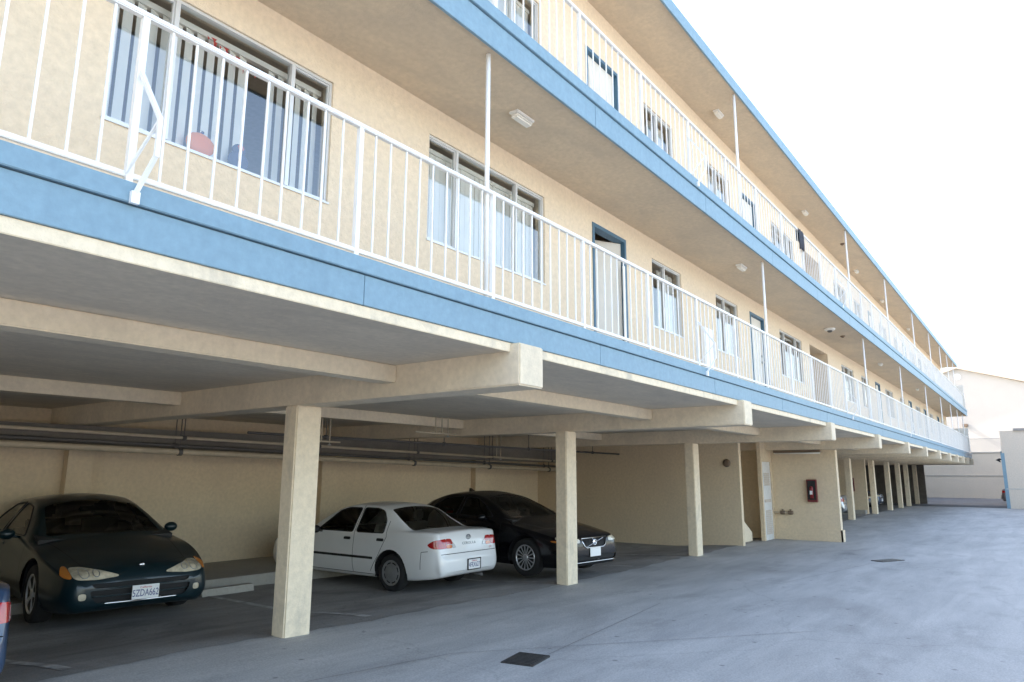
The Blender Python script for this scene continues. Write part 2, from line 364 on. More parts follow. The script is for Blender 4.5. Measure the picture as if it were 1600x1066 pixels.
# openings along the walkways: kind, x0, x1, sill, head (above the floor), mullions
def layout(dx, sc):
    L = [('window', 1.72, 3.48, .82, 1.90, (2.13, 3.09), 'a'), ('window', 4.66, 6.68, .84, 1.93, (5.10, 6.13), 'b'),
         ('door', 7.81, 8.76, 0, 1.96, (), 'ajar'), ('window', 9.62, 10.72, .84, 1.92, (10.10,), 'd'),
         ('window', 12.28, 13.44, .86, 1.92, (12.75,), 'd'), ('door', 14.16, 15.07, 0, 1.94, (), 'shut'),
         ('window', 16.2, 18.05, .86, 1.92, (16.62, 17.6), 'g'), ('hall', 18.8, 20.7, 0, 1.96, (), ''),
         ('window', 22.35, 24.0, .86, 1.90, (22.8, 23.5), 'g'), ('window', 25.2, 26.4, .86, 1.90, (25.7,), 'd'),
         ('door', 27.6, 28.5, 0, 1.94, (), 'shut'), ('window', 29.6, 31.3, .86, 1.90, (30., 30.9), 'g'),
         ('window', 33.0, 34.2, .86, 1.90, (33.5,), 'd'), ('door', 35.3, 36.2, 0, 1.94, (), 'shut'),
         ('window', 37.4, 39.0, .86, 1.90, (37.9, 38.6), 'g'), ('door', 40.2, 41.1, 0, 1.94, (), 'shut'), ('window', 42.3, 44., .86, 1.90, (42.8, 43.6), 'g'), ('door', 45.6, 46.5, 0, 1.94, (), 'shut'), ('window', 47.6, 49., .86, 1.90, (48.1,), 'd')]
    return [(k, a+dx, b+dx, s, h*sc, tuple(q+dx for q in mu), st) for k, a, b, s, h, mu, st in L]
def slats(x0, x1, z0, z1, y, step, ang, skip=(), w=.088, jitter=.12):
    m = MB(); n = int((x1-x0)/step)
    for k in range(n):
        x = x0 + (k+.5)*(x1-x0)/n
        if any(a < x < b for a, b in skip): continue
        a = ang + random.uniform(-jitter, jitter); c, s = cos(a)*w/2, sin(a)*w/2
        top = [(-1, 0), (0, .006), (1, 0)]
        vs = [[m.bm.verts.new((x+t*c-o*s, y+t*s+o*c, z)) for t, o in top] for z in (z0, z1)]
        for i in range(2):
            f = m.bm.faces.new((vs[0][i], vs[0][i+1], vs[1][i+1], vs[1][i])); f.smooth = True
    m.box((x0, y-.02, z1), (x1, y+.025, z1+.045))
    return m
def curtain(x0, x1, z0, z1, y, amp=.02, k=9):
    m = MB(); n = max(8, int((x1-x0)*40)); r = []
    ph = random.uniform(0, 6)
    for i in range(n+1):
        x = x0+(x1-x0)*i/n
        r.append([m.bm.verts.new((x, y+amp*sin(x*k*2*pi+ph)+.4*amp*sin(x*k*3.7+ph), z)) for z in (z0, z1)])
    for a, b in zip(r, r[1:]): m.bm.faces.new((a[0], b[0], b[1], a[1])).smooth = True
    return m
def window(x0, x1, z0, z1, mull, style, near):
    w = MB()
    y0, y1, t = YW+.02, YW+.075, .022      # the frame sits just behind the wall face
    w.box((x0, y0, z0), (x1, y1, z0+t)); w.box((x0, y0, z1-t), (x1, y1, z1))
    w.box((x0, y0, z0+t), (x0+t, y1, z1-t)); w.box((x1-t, y0, z0+t), (x1, y1, z1-t))
    w.box((x0-.008, YW-.012, z0-.014), (x1+.008, YW+.019, z0+.002))  # sill drip
    fr_ = w.build('window', 'alu', bld)
    for q in mull:
        m = MB(); m.box((q-.016, y0-.004, z0+t+.001), (q+.016, y1-.004, z1-t-.001)); m.build('mullion', 'alu', fr_)
    # sliding sash rails on the outer panels
    edges = [x0+t] + [q for q in mull] + [x1-t]
    for i, (a, b) in enumerate(zip(edges, edges[1:])):
        if len(mull) == 2 and i == 1: continue
        a += .0165 if i else 0.001; b -= .0165 if i < len(edges)-2 else 0.001
        s_ = MB(); p_, q_, c_ = z0+t+.001, z1-t-.001, .013
        s_.box((a, y0+.012, p_), (b, y0+.034, p_+c_)); s_.box((a, y0+.012, q_-c_), (b, y0+.034, q_)); s_.box((a, y0+.012, p_+c_), (a+c_, y0+.034, q_-c_)); s_.box((b-c_, y0+.012, p_+c_), (b, y0+.034, q_-c_))
        s_.build('sash', 'alu', fr_)
    g = MB(); g.bm.faces.new([g.bm.verts.new(p) for p in ((x0+t, y0+.03, z0+t), (x1-t, y0+.03, z0+t), (x1-t, y0+.03, z1-t), (x0+t, y0+.03, z1-t))])
    g.build('pane', 'pane', fr_, fix=False)
    yb = YW+.16; a, b = x0+.02, x1-.02
    if style == 'a':
        slats(a, b, z0+.02, z1-.09, yb, .086, .34, skip=((x0+1.07, x0+1.25),), jitter=.10, w=.074).build('blind', 'blind', fr_)
    elif style == 'b':
        slats(a, b, z0+.02, z1-.10, yb, .079, .05, jitter=.04, w=.081).build('blind', 'blind', fr_)
    elif style == 'd':
        curtain(mull[0]-.02, b, z0+.0, z1-.05, yb).build('curtain', 'curtain', fr_)
    else:
        slats(mull[0]-.1, mull[1]+.1, z0+.02, z1-.08, yb, .083, .25).build('blind', 'blind', fr_)
    return fr_
def door(x0, x1, z0, z1, style):
    d = MB(); t = .05
    d.box((x0, YW-.012, z0+.001), (x0+t, YW+.12, z1)); d.box((x1-t, YW-.012, z0+.001), (x1, YW+.12, z1)); d.box((x0+t, YW-.012, z1-t), (x1-t, YW+.12, z1))
    d = d.build('door', 'blue_trim', bld)
    lf = MB(); W = x1-x0-2*t-.008
    lf.box((0, 0, .012), (W, .04, z1-z0-t-.006), bevel=.004)
    if style == 'shut':
        for zz in ((.2, .8), (1.0, 1.75)): lf.box((.12, -.004, zz[0]), (W-.12, .001, zz[1]), bevel=.003)
    o = lf.build('leaf', 'door_paint', d)
    o.location = (x0+t+.004, YW+.05, z0)
    if style == 'ajar':          # hinged on the right jamb, swung inwards
        ang = radians(-30); c = Vector((x1-t-.004, YW+.05)); q = Matrix.Rotation(ang, 2) @ Vector((W, 0)); o.location = (c.x-q.x, c.y-q.y, z0); o.rotation_euler = (0, 0, ang)
    h = MB(); ya = YW+.05-.004
    hx = x1-t-.075
    if style == 'ajar':
        q = o.rotation_euler.to_matrix() @ Vector((.07, -.004, 0)); hx = o.location.x+q.x; ya = o.location.y+q.y
    h.lathe([(.028, 0), (.028, -.012), (.012, -.016), (.012, -.04), (.027, -.05), (.027, -.07), (.012, -.08)], (hx, ya, z0+.98), 'y', 12)
    h.build('handle', 'steel', d)
    h = MB(); h.lathe([(.026, 0), (.026, -.012), (.018, -.016)], (hx, ya, z0+1.12), 'y', 12); h.build('deadbolt', 'steel', d)
    if style == 'ajar':      # a security screen frame standing in the same doorway
        m = MB(); m.box((x1-t-.05, YW-.02, z0+.02), (x1-t-.02, YW+.01, z0+1.55)); m.build('screen_frame', 'white_old', d)
for zf, ztop, dx, sc, flo in ((Z1, 5.21, 0, 1, 0), (Z2, 8.25, -.1, .985, 1)):
    lay = layout(dx, sc)
    ops = [(a, b, zf+s, zf+h) for k, a, b, s, h, mu, st in lay]
    wall_with_openings(XB0, XB1-.12, zf, ztop, YW, YW+.14, ops).build('walkway_wall', 'stucco', bld)
    for k, a, b, s, h, mu, st in lay:
        if k == 'window': window(a, b, zf+s, zf+h, mu, st, a < 20)
        elif k == 'door': door(a, b, zf+s, zf+h, 'ajar' if (st == 'ajar' and flo == 0) else 'shut')
        else:
            m = MB(); m.box((a-.15, YW+.141, zf+.001), (a, YW+2.6, zf+2.22)); m.box((b, YW+.141, zf+.001), (b+.15, YW+2.6, zf+2.22)); m.box((a-.15, YW+2.6, zf+.001), (b+.15, YW+2.75, zf+2.22))
            m.box((a, YW+.141, zf+h+.04), (b, YW+2.6, zf+h+.1))
            m.build('hallway', 'stucco', bld)
# rooms behind the windows, roof, slabs
m = MB()
for z0, z1 in ((Z1, 5.215), (Z2, 8.255)):
    m.box((XB0, YB, z0), (XB1-.12, YB+.2, z1)); m.box((XB0-.2, YW+.01, z0), (XB0, YB+.2, z1)); m.box((XB1-.12, YW, z0), (XB1, YB+.2, z1))
    for x in (-2.5, 7.2, 15.6, 21.6, 32, 39.7): m.box((x, YW+.15, z0+.002), (x+.12, YB-.002, z1-.002))
m.build('outer_wall', 'stucco', bld)
m = MB(); m.box((XB0-.2, 3.42, 2.60), (XB1, YB+.2, Z1-.004)); m.build('lower_slab', 'slab', bld)
m = MB(); m.box((XB0-.2, 3.405, 2.592), (XB1, 3.419, 2.669), bevel=.004); m.build('slab_edge', 'column', bld)
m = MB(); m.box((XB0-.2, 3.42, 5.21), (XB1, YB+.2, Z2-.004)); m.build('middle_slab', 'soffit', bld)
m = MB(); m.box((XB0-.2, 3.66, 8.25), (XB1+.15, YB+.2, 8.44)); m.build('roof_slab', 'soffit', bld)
m = MB(); m.box((XB0-.3, 3.66, 8.441), (XB1+.1, YB+.3, 8.46)); m.build('roof', 'roofing', bld)
def fascia(y, zb, zs, zt, x0, x1, top=.04):
    m = MB(); step = 3.05; x = x0; k = 0
    while x < x1-.01:
        b = min(x1, x+step)
        if top > 0:
            m.box((x+.0015, y, zb), (b-.0015, y+.028, zs-.006), bevel=.003)
        else: m.box((x+.0015, y, zb), (b-.0015, y+.028, zt))
        x = b
    if top > 0: m.box((x0, y-.022, zs), (x1, y+.028, zt), bevel=.004)
    m.build('fascia', 'blue', bld)
fascia(YF, 2.67, 2.875, Z1, XB0-.2, XB1)
fascia(YF, 5.195, 5.455, Z2, XB0-.2, XB1)
fascia(3.63, 8.235, 8.38, 8.445, XB0-.25, XB1+.2, 0)
m = MB()
for x0, x1 in ((3.43, 3.5),):
    m.box((XB1+.001, 3.40, 2.69), (XB1+.026, YB, Z1-.01)); m.box((XB1+.001, 3.40, 5.22), (XB1+.026, YB, Z2-.01))
m.build('end_fascia', 'blue', bld)
# carport: columns, beams, joists
BX = [-.65, 4.54, 9.92, 15.05, 20.12, 25.0, 29.2, 33.3, 37.2, 40.6, 43.9, 46.9, 49.6]
CX = [-.6, 4.56, 9.79, 15.03, 25.3, 30.75, 35.6, 39.5, 42.7, 45.5, 48.9]
for x in BX:
    m = MB(); m.box((x, 3.31, 2.315), (x+.343, YB, 2.664), bevel=.012); m.build('beam', 'beamc', bld)
for x in CX:
    m = MB(); m.box((x, 6.2, gz(x, 6.3)-.1), (x+.32, 6.41, 2.315), bevel=.014); m.build('column', 'column', bld)
for a, b in zip(BX, BX[1:] + [XB1-.3]):
    for y in (4.72, 8.5):
        if a > 20 and a < 24 and y < 5: pass
        m = MB(); m.box((a+.344, y, 2.44), (b-.001, y+.2, 2.598), bevel=.01); m.build('joist', 'beamc', bld)
# garage enclosure
m = MB(); m.box((XB0, YB+.002, -.3), (XB1, YB+.2, 2.599)); m.build('garage_back_wall', 'gwall', bld)
m = MB(); m.box((XB0, 11.45, 1.98), (17.94, 11.75, 2.31), bevel=.01); m.build('shade_girder', 'shadeconc', bld)  # added to cover the lit upper back wall; shade is in its colour
m = MB(); m.box((XB0-.2, 6.0, -.3), (XB0, YB, 2.599)); m.build('garage_end_wall', 'gwall', bld)
for x in (-.5, 4.8, 9.72, 14.8): 
    m = MB(); m.box((x, YB-.16, -.3), (x+.38, YB, 2.31)); m.build('pilaster', 'gwall', bld)
m = MB(); m.box((XB0, 10.35, -.3), (17.94, YB-.001, .02), bevel=.015); m.build('back_kerb', 'kerb', bld)
m = MB(); m.box((17.95, 6.2, -.3), (18.1, YB-.001, 2.599)); m.build('stair_wall', 'gwall', bld)
m = MB(); m.box((18.105, 7.7, -.3), (20.635, 7.85, 2.598)); m.build('stair_back_wall', 'gwall', bld)
m = MB(); m.box((19.69, 6.2, -.3), (19.78, 6.3, 2.599)); m.box((20.52, 6.2, -.3), (20.64, 6.34, 2.599)); m.box((19.78, 6.2, 2.0), (20.52, 6.34, 2.599))
m.build('stair_front_wall', 'gwall', bld)
m = MB(); m.box((20.64, 4.50, -.3), (20.86, 8.75, 2.312)); m.build('utility_wall', 'gwall', bld)
m = MB(); m.box((20.60, 4.46, -.3), (20.639, 6.19, .2)); m.box((20.60, 4.46, -.3), (20.90, 4.499, .2)); m.build('plinth', 'gwall', bld)
m = MB()
for k in range(5): m.box((19.5-.26*(k+1), 6.6, -.3), (19.5-.26*k, 7.69, -.04+.15*(k+1)))
m.build('staircase', 'kerb', bld)
m = MB(); m.prism([(19.55, -.2), (19.55, .12), (18.12, .88), (18.12, -.2)], 6.5, 6.58); m.build('stair_stringer', 'column', bld)
m = MB(); m.tube([(18.9, 6.50, .98), (18.75, 6.54, 1.06), (18.11, 6.54, 1.40)], .02); m.build('handrail', 'white_old', bld)
d = MB(); d.box((19.785, 6.22, -.1), (20.515, 6.26, 1.995)); d = d.build('utility_door', 'white_old', bld)
for z0, z1 in ((.05, .75), (1.35, 1.75)):
    m = MB()
    for k in range(int((z1-z0)/.05)): m.prism([(6.214, z0+k*.05), (6.200, z0+k*.05+.004), (6.219, z0+k*.05+.042)], 19.92, 20.38, plane='yz')
    m.build('louver', 'ggar', d)
m = MB(); m.box((19.9, 6.205, .9), (20.4, 6.2195, .98)); m.build('push_plate', 'ggar', d)
# second utility room further along, partition at the far end of the carport
m = MB(); m.box((35.3, 6.5, -.3), (35.5, 10.2, 2.599)); m.build('partition_wall', 'gwall', bld)
m = MB(); m.box((34.9, 6.55, -.2), (35.299, 9.5, .14)); m.build('partition_kerb', 'kerb', bld)
m = MB(); m.box((XB1-.25, 5.95, -.3), (XB1-.05, YB, 2.599)); m.build('far_wall', 'shadeconc', bld)  # deep shade at the carport end is painted into the wall colour
# slender posts from railing to soffit
PX = [4.33, 11.85, 20.25, 26.2, 32.4, 37.6, 41.9, 45.2, 48.4]
for x in PX:
    m = MB(); m.tube([(x, 3.50, Z1), (x, 3.50, 5.208)], .021, 10); m.build('support_pole', 'white', bld)
    m = MB(); m.tube([(x-.35 if x < 15 else x, 3.68 if 0 else 3.70, Z2), (x-.35 if x < 15 else x, 3.70, 8.248)], .024, 10); m.build('support_pole', 'white', bld)
# white end panels closing the walkways
for z in (Z1, Z2):
    m = MB(); m.box((XB1-.1, 3.43, z), (XB1-.02, YW-.002, z+1.5)); m.build('walkway_end_panel', 'white_old', bld)

# ------------------------------------------------------------------ railings
def railing(z0, ztop, zbot, label, x_from, count_parts=100):
    t = thing('walkway_railing', label, 'railing', (0, 0, 0), 0, 'white walkway railings')
    y = 3.475
    m = MB(); m.box((XB0, y-.022, ztop-.032), (XB1-.12, y+.022, ztop), bevel=.006); m.build('top_rail', 'white', t)
    m = MB(); m.box((XB0, y-.014, zbot), (XB1-.12, y+.014, zbot+.028), bevel=.004); m.build('bottom_rail', 'white', t)
    rest = MB(); n = 0; k = 0
    px = 1.48 - 1.45*5
    posts = []
    while px < XB1-.2: posts.append(px); px += 1.45
    pm = None
    for p in posts:
        if p > x_from-1.5 and p < 34:
            m = MB(); m.box((p-.017, y-.017, z0-.002), (p+.017, y+.017, ztop-.033)); m.build('post', 'white', t)
        else:
            rest.box((p-.02, y-.02, z0-.002), (p+.02, y+.02, ztop-.033))
    for a, b in zip(posts, posts[1:]):
        q = 9
        for i in range(1, q+1):
            x = a + (b-a)*i/(q+1) + random.uniform(-.006, .006)
            lean = random.uniform(-.004, .004)
            if x > x_from and n < count_parts:
                m = MB(); m.bar((x, y, zbot+.029), (x+lean, y, ztop-.033), .0115); m.build('baluster', 'white', t); n += 1
            else: rest.bar((x, y, zbot+.029), (x+lean, y, ztop-.033), .0115)
    tag(rest.build('baluster', 'white', t), kind='stuff')
    for bx in (posts[5], posts[10], posts[16], posts[22]):
        m = MB(); yo = 3.25
        m.bar((bx, y-.02, z0+.62), (bx+.02, yo, z0+.31), .02); m.bar((bx+.02, yo, z0+.32), (bx+.02, yo, z0+.11), .02)
        m.bar((bx+.02, yo, z0+.12), (bx-.01, 3.355, z0-.06), .018); m.bar((bx+.02, yo+.01, z0+.30), (bx-.02, y-.02, z0+.07), .012)
        m.box((bx-.03, 3.345, z0-.11), (bx+.01, 3.368, z0-.05))
        m.build('brace', 'white', t)
railing(Z1, 3.945, 3.035, 'white metal railing of thin upright bars along the lower walkway, just over the carport', .6)
railing(Z2, 6.50, 5.63, 'white metal railing of thin upright bars along the upper walkway, under the roof', 4.6)
m = MB(); n = 10; rows = []
for side in (0, 1):
    for i in range(n+1):
        pass
prof = [(3.452, 6.10), (3.446, 6.25), (3.448, 6.42), (3.452, 6.500), (3.462, 6.512), (3.475, 6.516), (3.49, 6.512), (3.502, 6.49), (3.504, 6.35), (3.506, 6.28)]
for i in range(13):
    x = 14.22 + .031*i
    rows.append([m.bm.verts.new((x, a + (.012*sin(i*1.3)-.012 if a < 3.46 else 0), b - (.02*sin(i*.9) if j in (0, 9) else 0))) for j, (a, b) in enumerate(prof)])
for a, b in zip(rows, rows[1:]):
    for j in range(len(prof)-1): m.bm.faces.new((a[j], b[j], b[j+1], a[j+1])).smooth = True
o = m.build('towel', 'cloth'); sol = o.modifiers.new('thick', 'SOLIDIFY'); sol.thickness = .006
tag(o, 'dark towel hung over the upper railing', 'towel')

# ------------------------------------------------------------------ small things on the building
def ceiling_light(x, y, z, label, ln=.30, rz=0):
    t = thing('ceiling_light', label, 'ceiling light', (x, y, z), rz, 'box lights under the walkway soffits')
    m = MB(); m.box((-ln/2, -.055, -.03), (ln/2, .055, -.001), bevel=.006); m.build('housing', 'white_old', t)
    m = MB(); m.box((-ln/2+.012, -.047, -.075), (ln/2-.012, .047, -.0305), bevel=.018); m.build('diffuser', 'diffuser', t)
for x, y, l in ((5.37, 3.89, 'white box light on the middle soffit beside the nearest slim pole'),
                (11.86, 3.86, 'white box light on the middle soffit just beside the second slim pole'),
                (25.2, 3.9, 'small white box light on the middle soffit near the fourth slim pole'),
                (33.5, 3.9, 'tiny far white box light on the middle soffit towards the building end')):
    ceiling_light(x, y, 5.21, l)
for x, y, l in ((11.96, 4.15, 'white box light under the roof soffit beside the nearest roof pole'),
                (18.14, 4.2, 'white box light under the roof soffit, above the dark towel on the railing'),
                (24.6, 4.25, 'small white box light under the roof soffit, between the second and third roof poles'),
                (29.5, 4.3, 'small white box light under the roof soffit, just past the third roof pole'),
                (36., 4.3, 'tiny far white box light under the roof soffit towards the building end')):
    ceiling_light(x, y, 8.25, l)
t = thing('smoke_detector', 'round pale alarm fitting with dark centre on the middle soffit above the hallway opening', 'alarm', (18.4, 3.9, 5.21))
m = MB(); m.lathe([(.13, 0), (.13, -.03), (.10, -.055)], (0, 0, -.001), 'z', 20); m.build('base', 'white_old', t)
m = MB(); m.lathe([(.06, 0), (.055, -.03), (.03, -.045)], (0, 0, -.0565), 'z', 16); m.build('dome', 'pipe_dark', t)
def disc(x, y, z, label):
    m = MB(); m.lathe([(.06, 0), (.06, -.02), (.02, -.05)], (x, y, z-.001), 'z', 14); tag(m.build('sprinkler', 'brown'), label, 'sprinkler')
disc(19.6, 3.85, 5.21, 'small dark sprinkler head on the middle soffit, right of the round alarm fitting')
disc(21.4, 4.0, 8.25, 'small dark sprinkler head under the roof soffit near the second roof pole')
# extinguisher cabinets
def cabinet(x, y, z, label):
    t = thing('extinguisher_cabinet', label, 'fire cabinet', (x, y, z), 0, 'fire extinguisher cabinets')
    m = MB(); m.box((-.12, -.125, 0), (0, .125, .60), bevel=.006); m.build('case', 'red', t)
    m = MB(); m.box((-.124, -.105, .06), (-.1205, .105, .57)); m.build('front_glass', 'rubber', t)
    m = MB(); m.tube([(-.135, 0, .10), (-.135, 0, .38), (-.135, 0, .42)], [.045, .045, .018], 12); m.build('extinguisher', 'red_dark', t)
    m = MB(); m.box((-.186, -.035, .20), (-.1805, .035, .30)); m.build('sticker', 'plate', t)
cabinet(20.635, 5.14, .92, 'red fire extinguisher cabinet on the beige utility wall beyond the third column')
cabinet(35.29, 7.1, .95, 'far fire cabinet on the partition wall deep in the carport')
t = thing('alarm_bell', 'round dark alarm bell on the side wall behind the third column', 'alarm bell', (17.95, 6.5, 1.93))
m = MB(); m.lathe([(.10, -.03), (.10, -.05), (.075, -.075), (.03, -.085)], (0, 0, 0), 'x', 18); m.build('gong', 'brown', t)
m = MB(); m.lathe([(.05, -.001), (.05, -.0295)], (0, 0, 0), 'x', 14); m.build('back_box', 'pipe_dark', t)
t = thing('tube_light', 'brown metal strip light hung under the beam beside the utility wall', 'strip light', (20.3, 5.4, 2.31))
m = MB(); m.box((-.08, -.62, -.07), (.08, .62, -.001), bevel=.01); m.build('housing', 'brown', t)
m = MB(); m.tube([(-.03, -.6, -.09), (-.03, .6, -.09)], .016, 10); m.build('tube', 'diffuser', t)
t = thing('hose_tap', 'short pipe with two brass valves low on the utility wall beside the grey door', 'tap', (20.63, 6.0, .62))
m = MB(); m.tube([(0, .22, 0), (-.06, .22, 0), (-.08, .2, 0), (-.08, -.3, 0)], .022, 8); m.build('pipe', 'pipe', t)
for y in (-.05, -.26):
    m = MB(); m.lathe([(.05, -.06), (.055, -.02), (.055, .02), (.05, .06)], (-.08, y, 0), 'y', 12); m.tube([(-.08, y, .02), (-.08, y, .085)], .012); m.lathe([(.04, .08), (.04, .09)], (-.08, y, 0), 'z', 12); m.build('valve', 'brown', t)
m = MB(); m.box((11.45, YW-.07, Z1+.35), (11.85, YW-.001, Z1+1.15), bevel=.008)
tag(m.build('meter_cabinet', 'white'), 'white metal cabinet on the lower walkway wall between two windows', 'cabinet')
t = thing('wall_lamp', 'tiny lamp on the white end panel of the upper walkway', 'lamp', (XB1-.1, 3.95, Z2+.75))
m = MB(); m.box((-.05, -.06, -.06), (-.001, .06, .06), bevel=.01); m.build('housing', 'brown', t)
# garage pipes
def pipe(pts, r, mat, label, hang=0):
    t = thing('pipe_run', label, 'pipe', (0, 0, 0))
    m = MB(); m.tube(pts, r, 10); m.build('pipe', mat, t)
    a, b = Vector(pts[0]), Vector(pts[-1]); n = int((b-a).length/2.4)
    for k in range(n):
        p = a + (b-a)*(k+.5)/n
        m = MB(); m.lathe([(r+.014, -.03), (r+.014, .03)], p, 'x', 12); m.bar((p.x, p.y, p.z+r), (p.x, p.y, 2.598), .012); m.build('hanger', 'pipe_dark', t)
pipe([(XB0, 11.1, 2.16), (17.94, 11.1, 1.74)], .048, 'pipe', 'thick beige drain pipe, the lowest along the back of the carport')
pipe([(XB0, 11.0, 2.36), (17.94, 11.0, 1.98)], .024, 'pipe', 'thin beige pipe running above the thick drain pipe at the back of the carport')
pipe([(XB0, 11.26, 2.26), (17.94, 11.26, 1.84)], .03, 'pipe_dark', 'dark metal pipe tucked behind the thick drain pipe by the back wall')
pipe([(6.2, 9.6, 2.22), (17.94, 9.6, 2.2)], .022, 'pipe_dark', 'thin dark sprinkler pipe hung under the beams behind the white car')
def drops(name, x, y, label, n=2, dz=2.596, zb=2.30):
    t = thing(name, label, 'sprinkler')
    m = MB()
    for k in range(n): m.tube([(x+.16*k, y, dz), (x+.16*k, y, zb)], .011, 8)
    m.tube([(x-.5, y, zb+.01), (x+.16*n+.05, y, zb+.01)], .013, 8)
    m.build('pipe', 'pipe', t)
    m = MB(); m.lathe([(.03, 0), (.03, .006), (.01, .02), (.01, .04)], (x+.16*(n-1), y, zb-.045), 'z', 10); m.build('head', 'steel', t)
drops('sprinkler_drop', 9.0, 8.35, 'pair of thin sprinkler drops under the carport ceiling above the white car', 3)
drops('sprinkler_drop', 7.1, 9.0, 'thin sprinkler drops close behind the nearest column', 2, zb=2.1)
drops('sprinkler_drop', 13.6, 10.6, 'thin sprinkler drops above the roof of the black car', 2, zb=2.02)
m = MB(); m.box((3.2, 11.0, .021), (3.9, 11.5, .35), bevel=.02)
m.bm.free()
t = thing('wheel_stop', 'low pale concrete wheel stop on the floor between the dark green and white cars', 'wheel stop', (6.25, 9.95, gz(6.25, 9.95)+.004))
m = MB(); m.prism([(-.09, 0), (-.06, .1), (.06, .1), (.09, 0)], -.42, .42, plane='yz'); m.build('block', 'kerb', t)
# ornaments in the first window
t = thing('window_ornament', 'orange ball-shaped ornament on the sill of the nearest window', 'ornament', (2.42, YW+.10, Z1+.855))
m = MB(); m.blob((0, 0, .085), (.11, .035, .085)); m.build('body', 'orange', t)
m = MB(); m.tube([(0, 0, .165), (.01, 0, .185)], .012); m.build('stalk', 'toyblue', t)
t = thing('plush_toy', 'small dark blue plush toy sitting in the nearest window', 'toy', (2.72, YW+.10, Z1+.855))
m = MB(); m.blob((0, 0, .07), (.085, .035, .075)); m.blob((0, 0, .155), (.055, .035, .05)); m.build('body', 'toyblue', t)
m = MB(); m.blob((0, -.022, .165), (.03, .016, .03)); m.build('face', 'toyred', t)
m = MB()
for k in range(9):
    x = 2.40+.05*k; z = Z1+1.80-.012*k
    a, b = random.uniform(.015, .04), random.choice((.03, .05, .09, .13))
    m.prism([(x, z), (x+a, z-.01), (x+a*.4, z-b)], YW+.105+.0008*k, YW+.1055+.0008*k)
    if k % 2: m.prism([(x+.012, z-.006), (x+.03, z+.02), (x-.02, z+.018)], YW+.1065+.0008*k, YW+.107+.0008*k)
tag(m.build('garland', 'red_bright'), 'red paper garland hung across the top of the nearest window', 'garland')

# ------------------------------------------------------------------ far end of the yard
t = thing('retaining_wall', 'long cream retaining wall closing the far end of the yard', 'wall', (66, 0, 0))
m = MB(); m.box((0, -30, -.5), (.5, 30, 1.72)); m.build('lower_wall', 'cmu', t)
m = MB(); m.box((.12, -30, 1.721), (.5, 30, 3.42)); m.build('upper_wall', 'cmu', t)
m = MB(); m.box((-.03, -30, 1.66), (.119, 30, 1.73)); m.build('ledge', 'kerb', t)
m = MB(); m.box((.08, -30, 3.421), (.54, 30, 3.52)); m.build('cap', 'kerb', t)
nb = thing('added_shade_block', 'tall plain block added out of view behind the carport to shade the far yard', 'building', (50.9, 9.6, 0))  # unseen block, added only to keep sun off the far yard
m = MB(); m.box((0, 0, -.3), (14.8, 9.2, 8.9)); m.build('wall', 'ggar', nb)  # body of the added, unseen shade block
m = MB(); m.box((-.1, -.2, 8.901), (14.9, 9.4, 9.15)); m.build('roof', 'roofing', nb)  # top of the added, unseen shade block
t = thing('chain_link_fence', 'chain link fence standing on the far retaining wall', 'fence', (66.3, 0, 3.521))
for y in range(-28, 30, 3):
    m = MB(); m.tube([(0, y, 0), (0, y, 1.05)], .03, 8); m.build('post', 'link', t)
m = MB(); m.tube([(0, -28, 1.03), (0, 29, 1.03)], .02, 6); m.build('top_rail', 'link', t)
m = MB(); y = -28.
while y < 29:
    for s in (1, -1):
        m.bar((.0, y, .02), (.0, y + s*1.0, 1.0), .011)
    y += .12
m.build('mesh', 'link', t)
gb = thing('gabled_house', 'large white gabled building rising behind the far retaining wall', 'building', (74, 0, 0))
k_ = 74/70.
ap = (5.1*k_, 1.6+9.05*k_); sl = (9.05-7.57)/(5.1-.58)
pts = [(-14, ap[1]-sl*(ap[0]+14)), ap, (22, ap[1]-sl*(22-ap[0]))]
m = MB(); m.prism([(-14, -.3), pts[0], pts[1], pts[2], (22, -.3)], 0, 14, plane='yz'); m.build('wall', 'gable', gb)
m = MB()
for (a, b) in ((pts[0], pts[1]), (pts[1], pts[2])):
    m.prism([(a[0]-(.4 if a is pts[0] else 0), a[1]+.002), (b[0]+(.4 if b is pts[2] else 0), b[1]+.002), (b[0]+(.4 if b is pts[2] else 0), b[1]+.2), (a[0]-(.4 if a is pts[0] else 0), a[1]+.2)], -.35, 14.3, plane='yz')
m.build('roof', 'ggar', gb)
m = MB(); m.lathe([(.28, -.03), (.28, .0)], (0, ap[0], ap[1]-.75), 'x', 16); m.build('vent', 'alu', gb)
m = MB(); m.box((-.25, 5.0, 5.95), (-.001, 5.4, 6.2), bevel=.03); m.build('lamp', 'brown', gb)
gg = thing('garage_block', 'cream garage block with blue door trim on the right side of the yard', 'garage', (45.5, 1.72, 0))
GH = 4.0
m = MB(); m.box((0, -9, -.3), (.22, -.1, GH)); m.box((0, -.1, 2.85), (14, 0, GH)); m.box((.22, -9, -.3), (14, -8.8, GH)); m.box((13.8, -8.8, -.3), (14, -.1, GH))
m.box((4.6, -.1, -.3), (5.1, 0, 2.85)); m.box((9.4, -.1, -.3), (9.9, 0, 2.85)); m.build('wall', 'ggar', gg)
m = MB(); m.box((-.1, -9.1, GH), (14.1, -.6, GH+.12)); m.build('roof', 'roofing', gg)
m = MB(); m.box((-.012, -9, .98), (-.001, 0, 1.02)); m.build('conduit', 'steel', gg)
m = MB(); m.box((-.01, -.1, -.2), (.25, .06, 2.85)); m.build('door_post', 'blue', gg)
m = MB(); m.box((.25, .001, 2.62), (14, .08, 2.95)); m.build('door_header', 'blue', gg)
t = thing('wall_bracket_lamp', 'dark lamp on a bracket under the blue garage trim at the far right', 'lamp', (48.5, 1.73, 2.5))
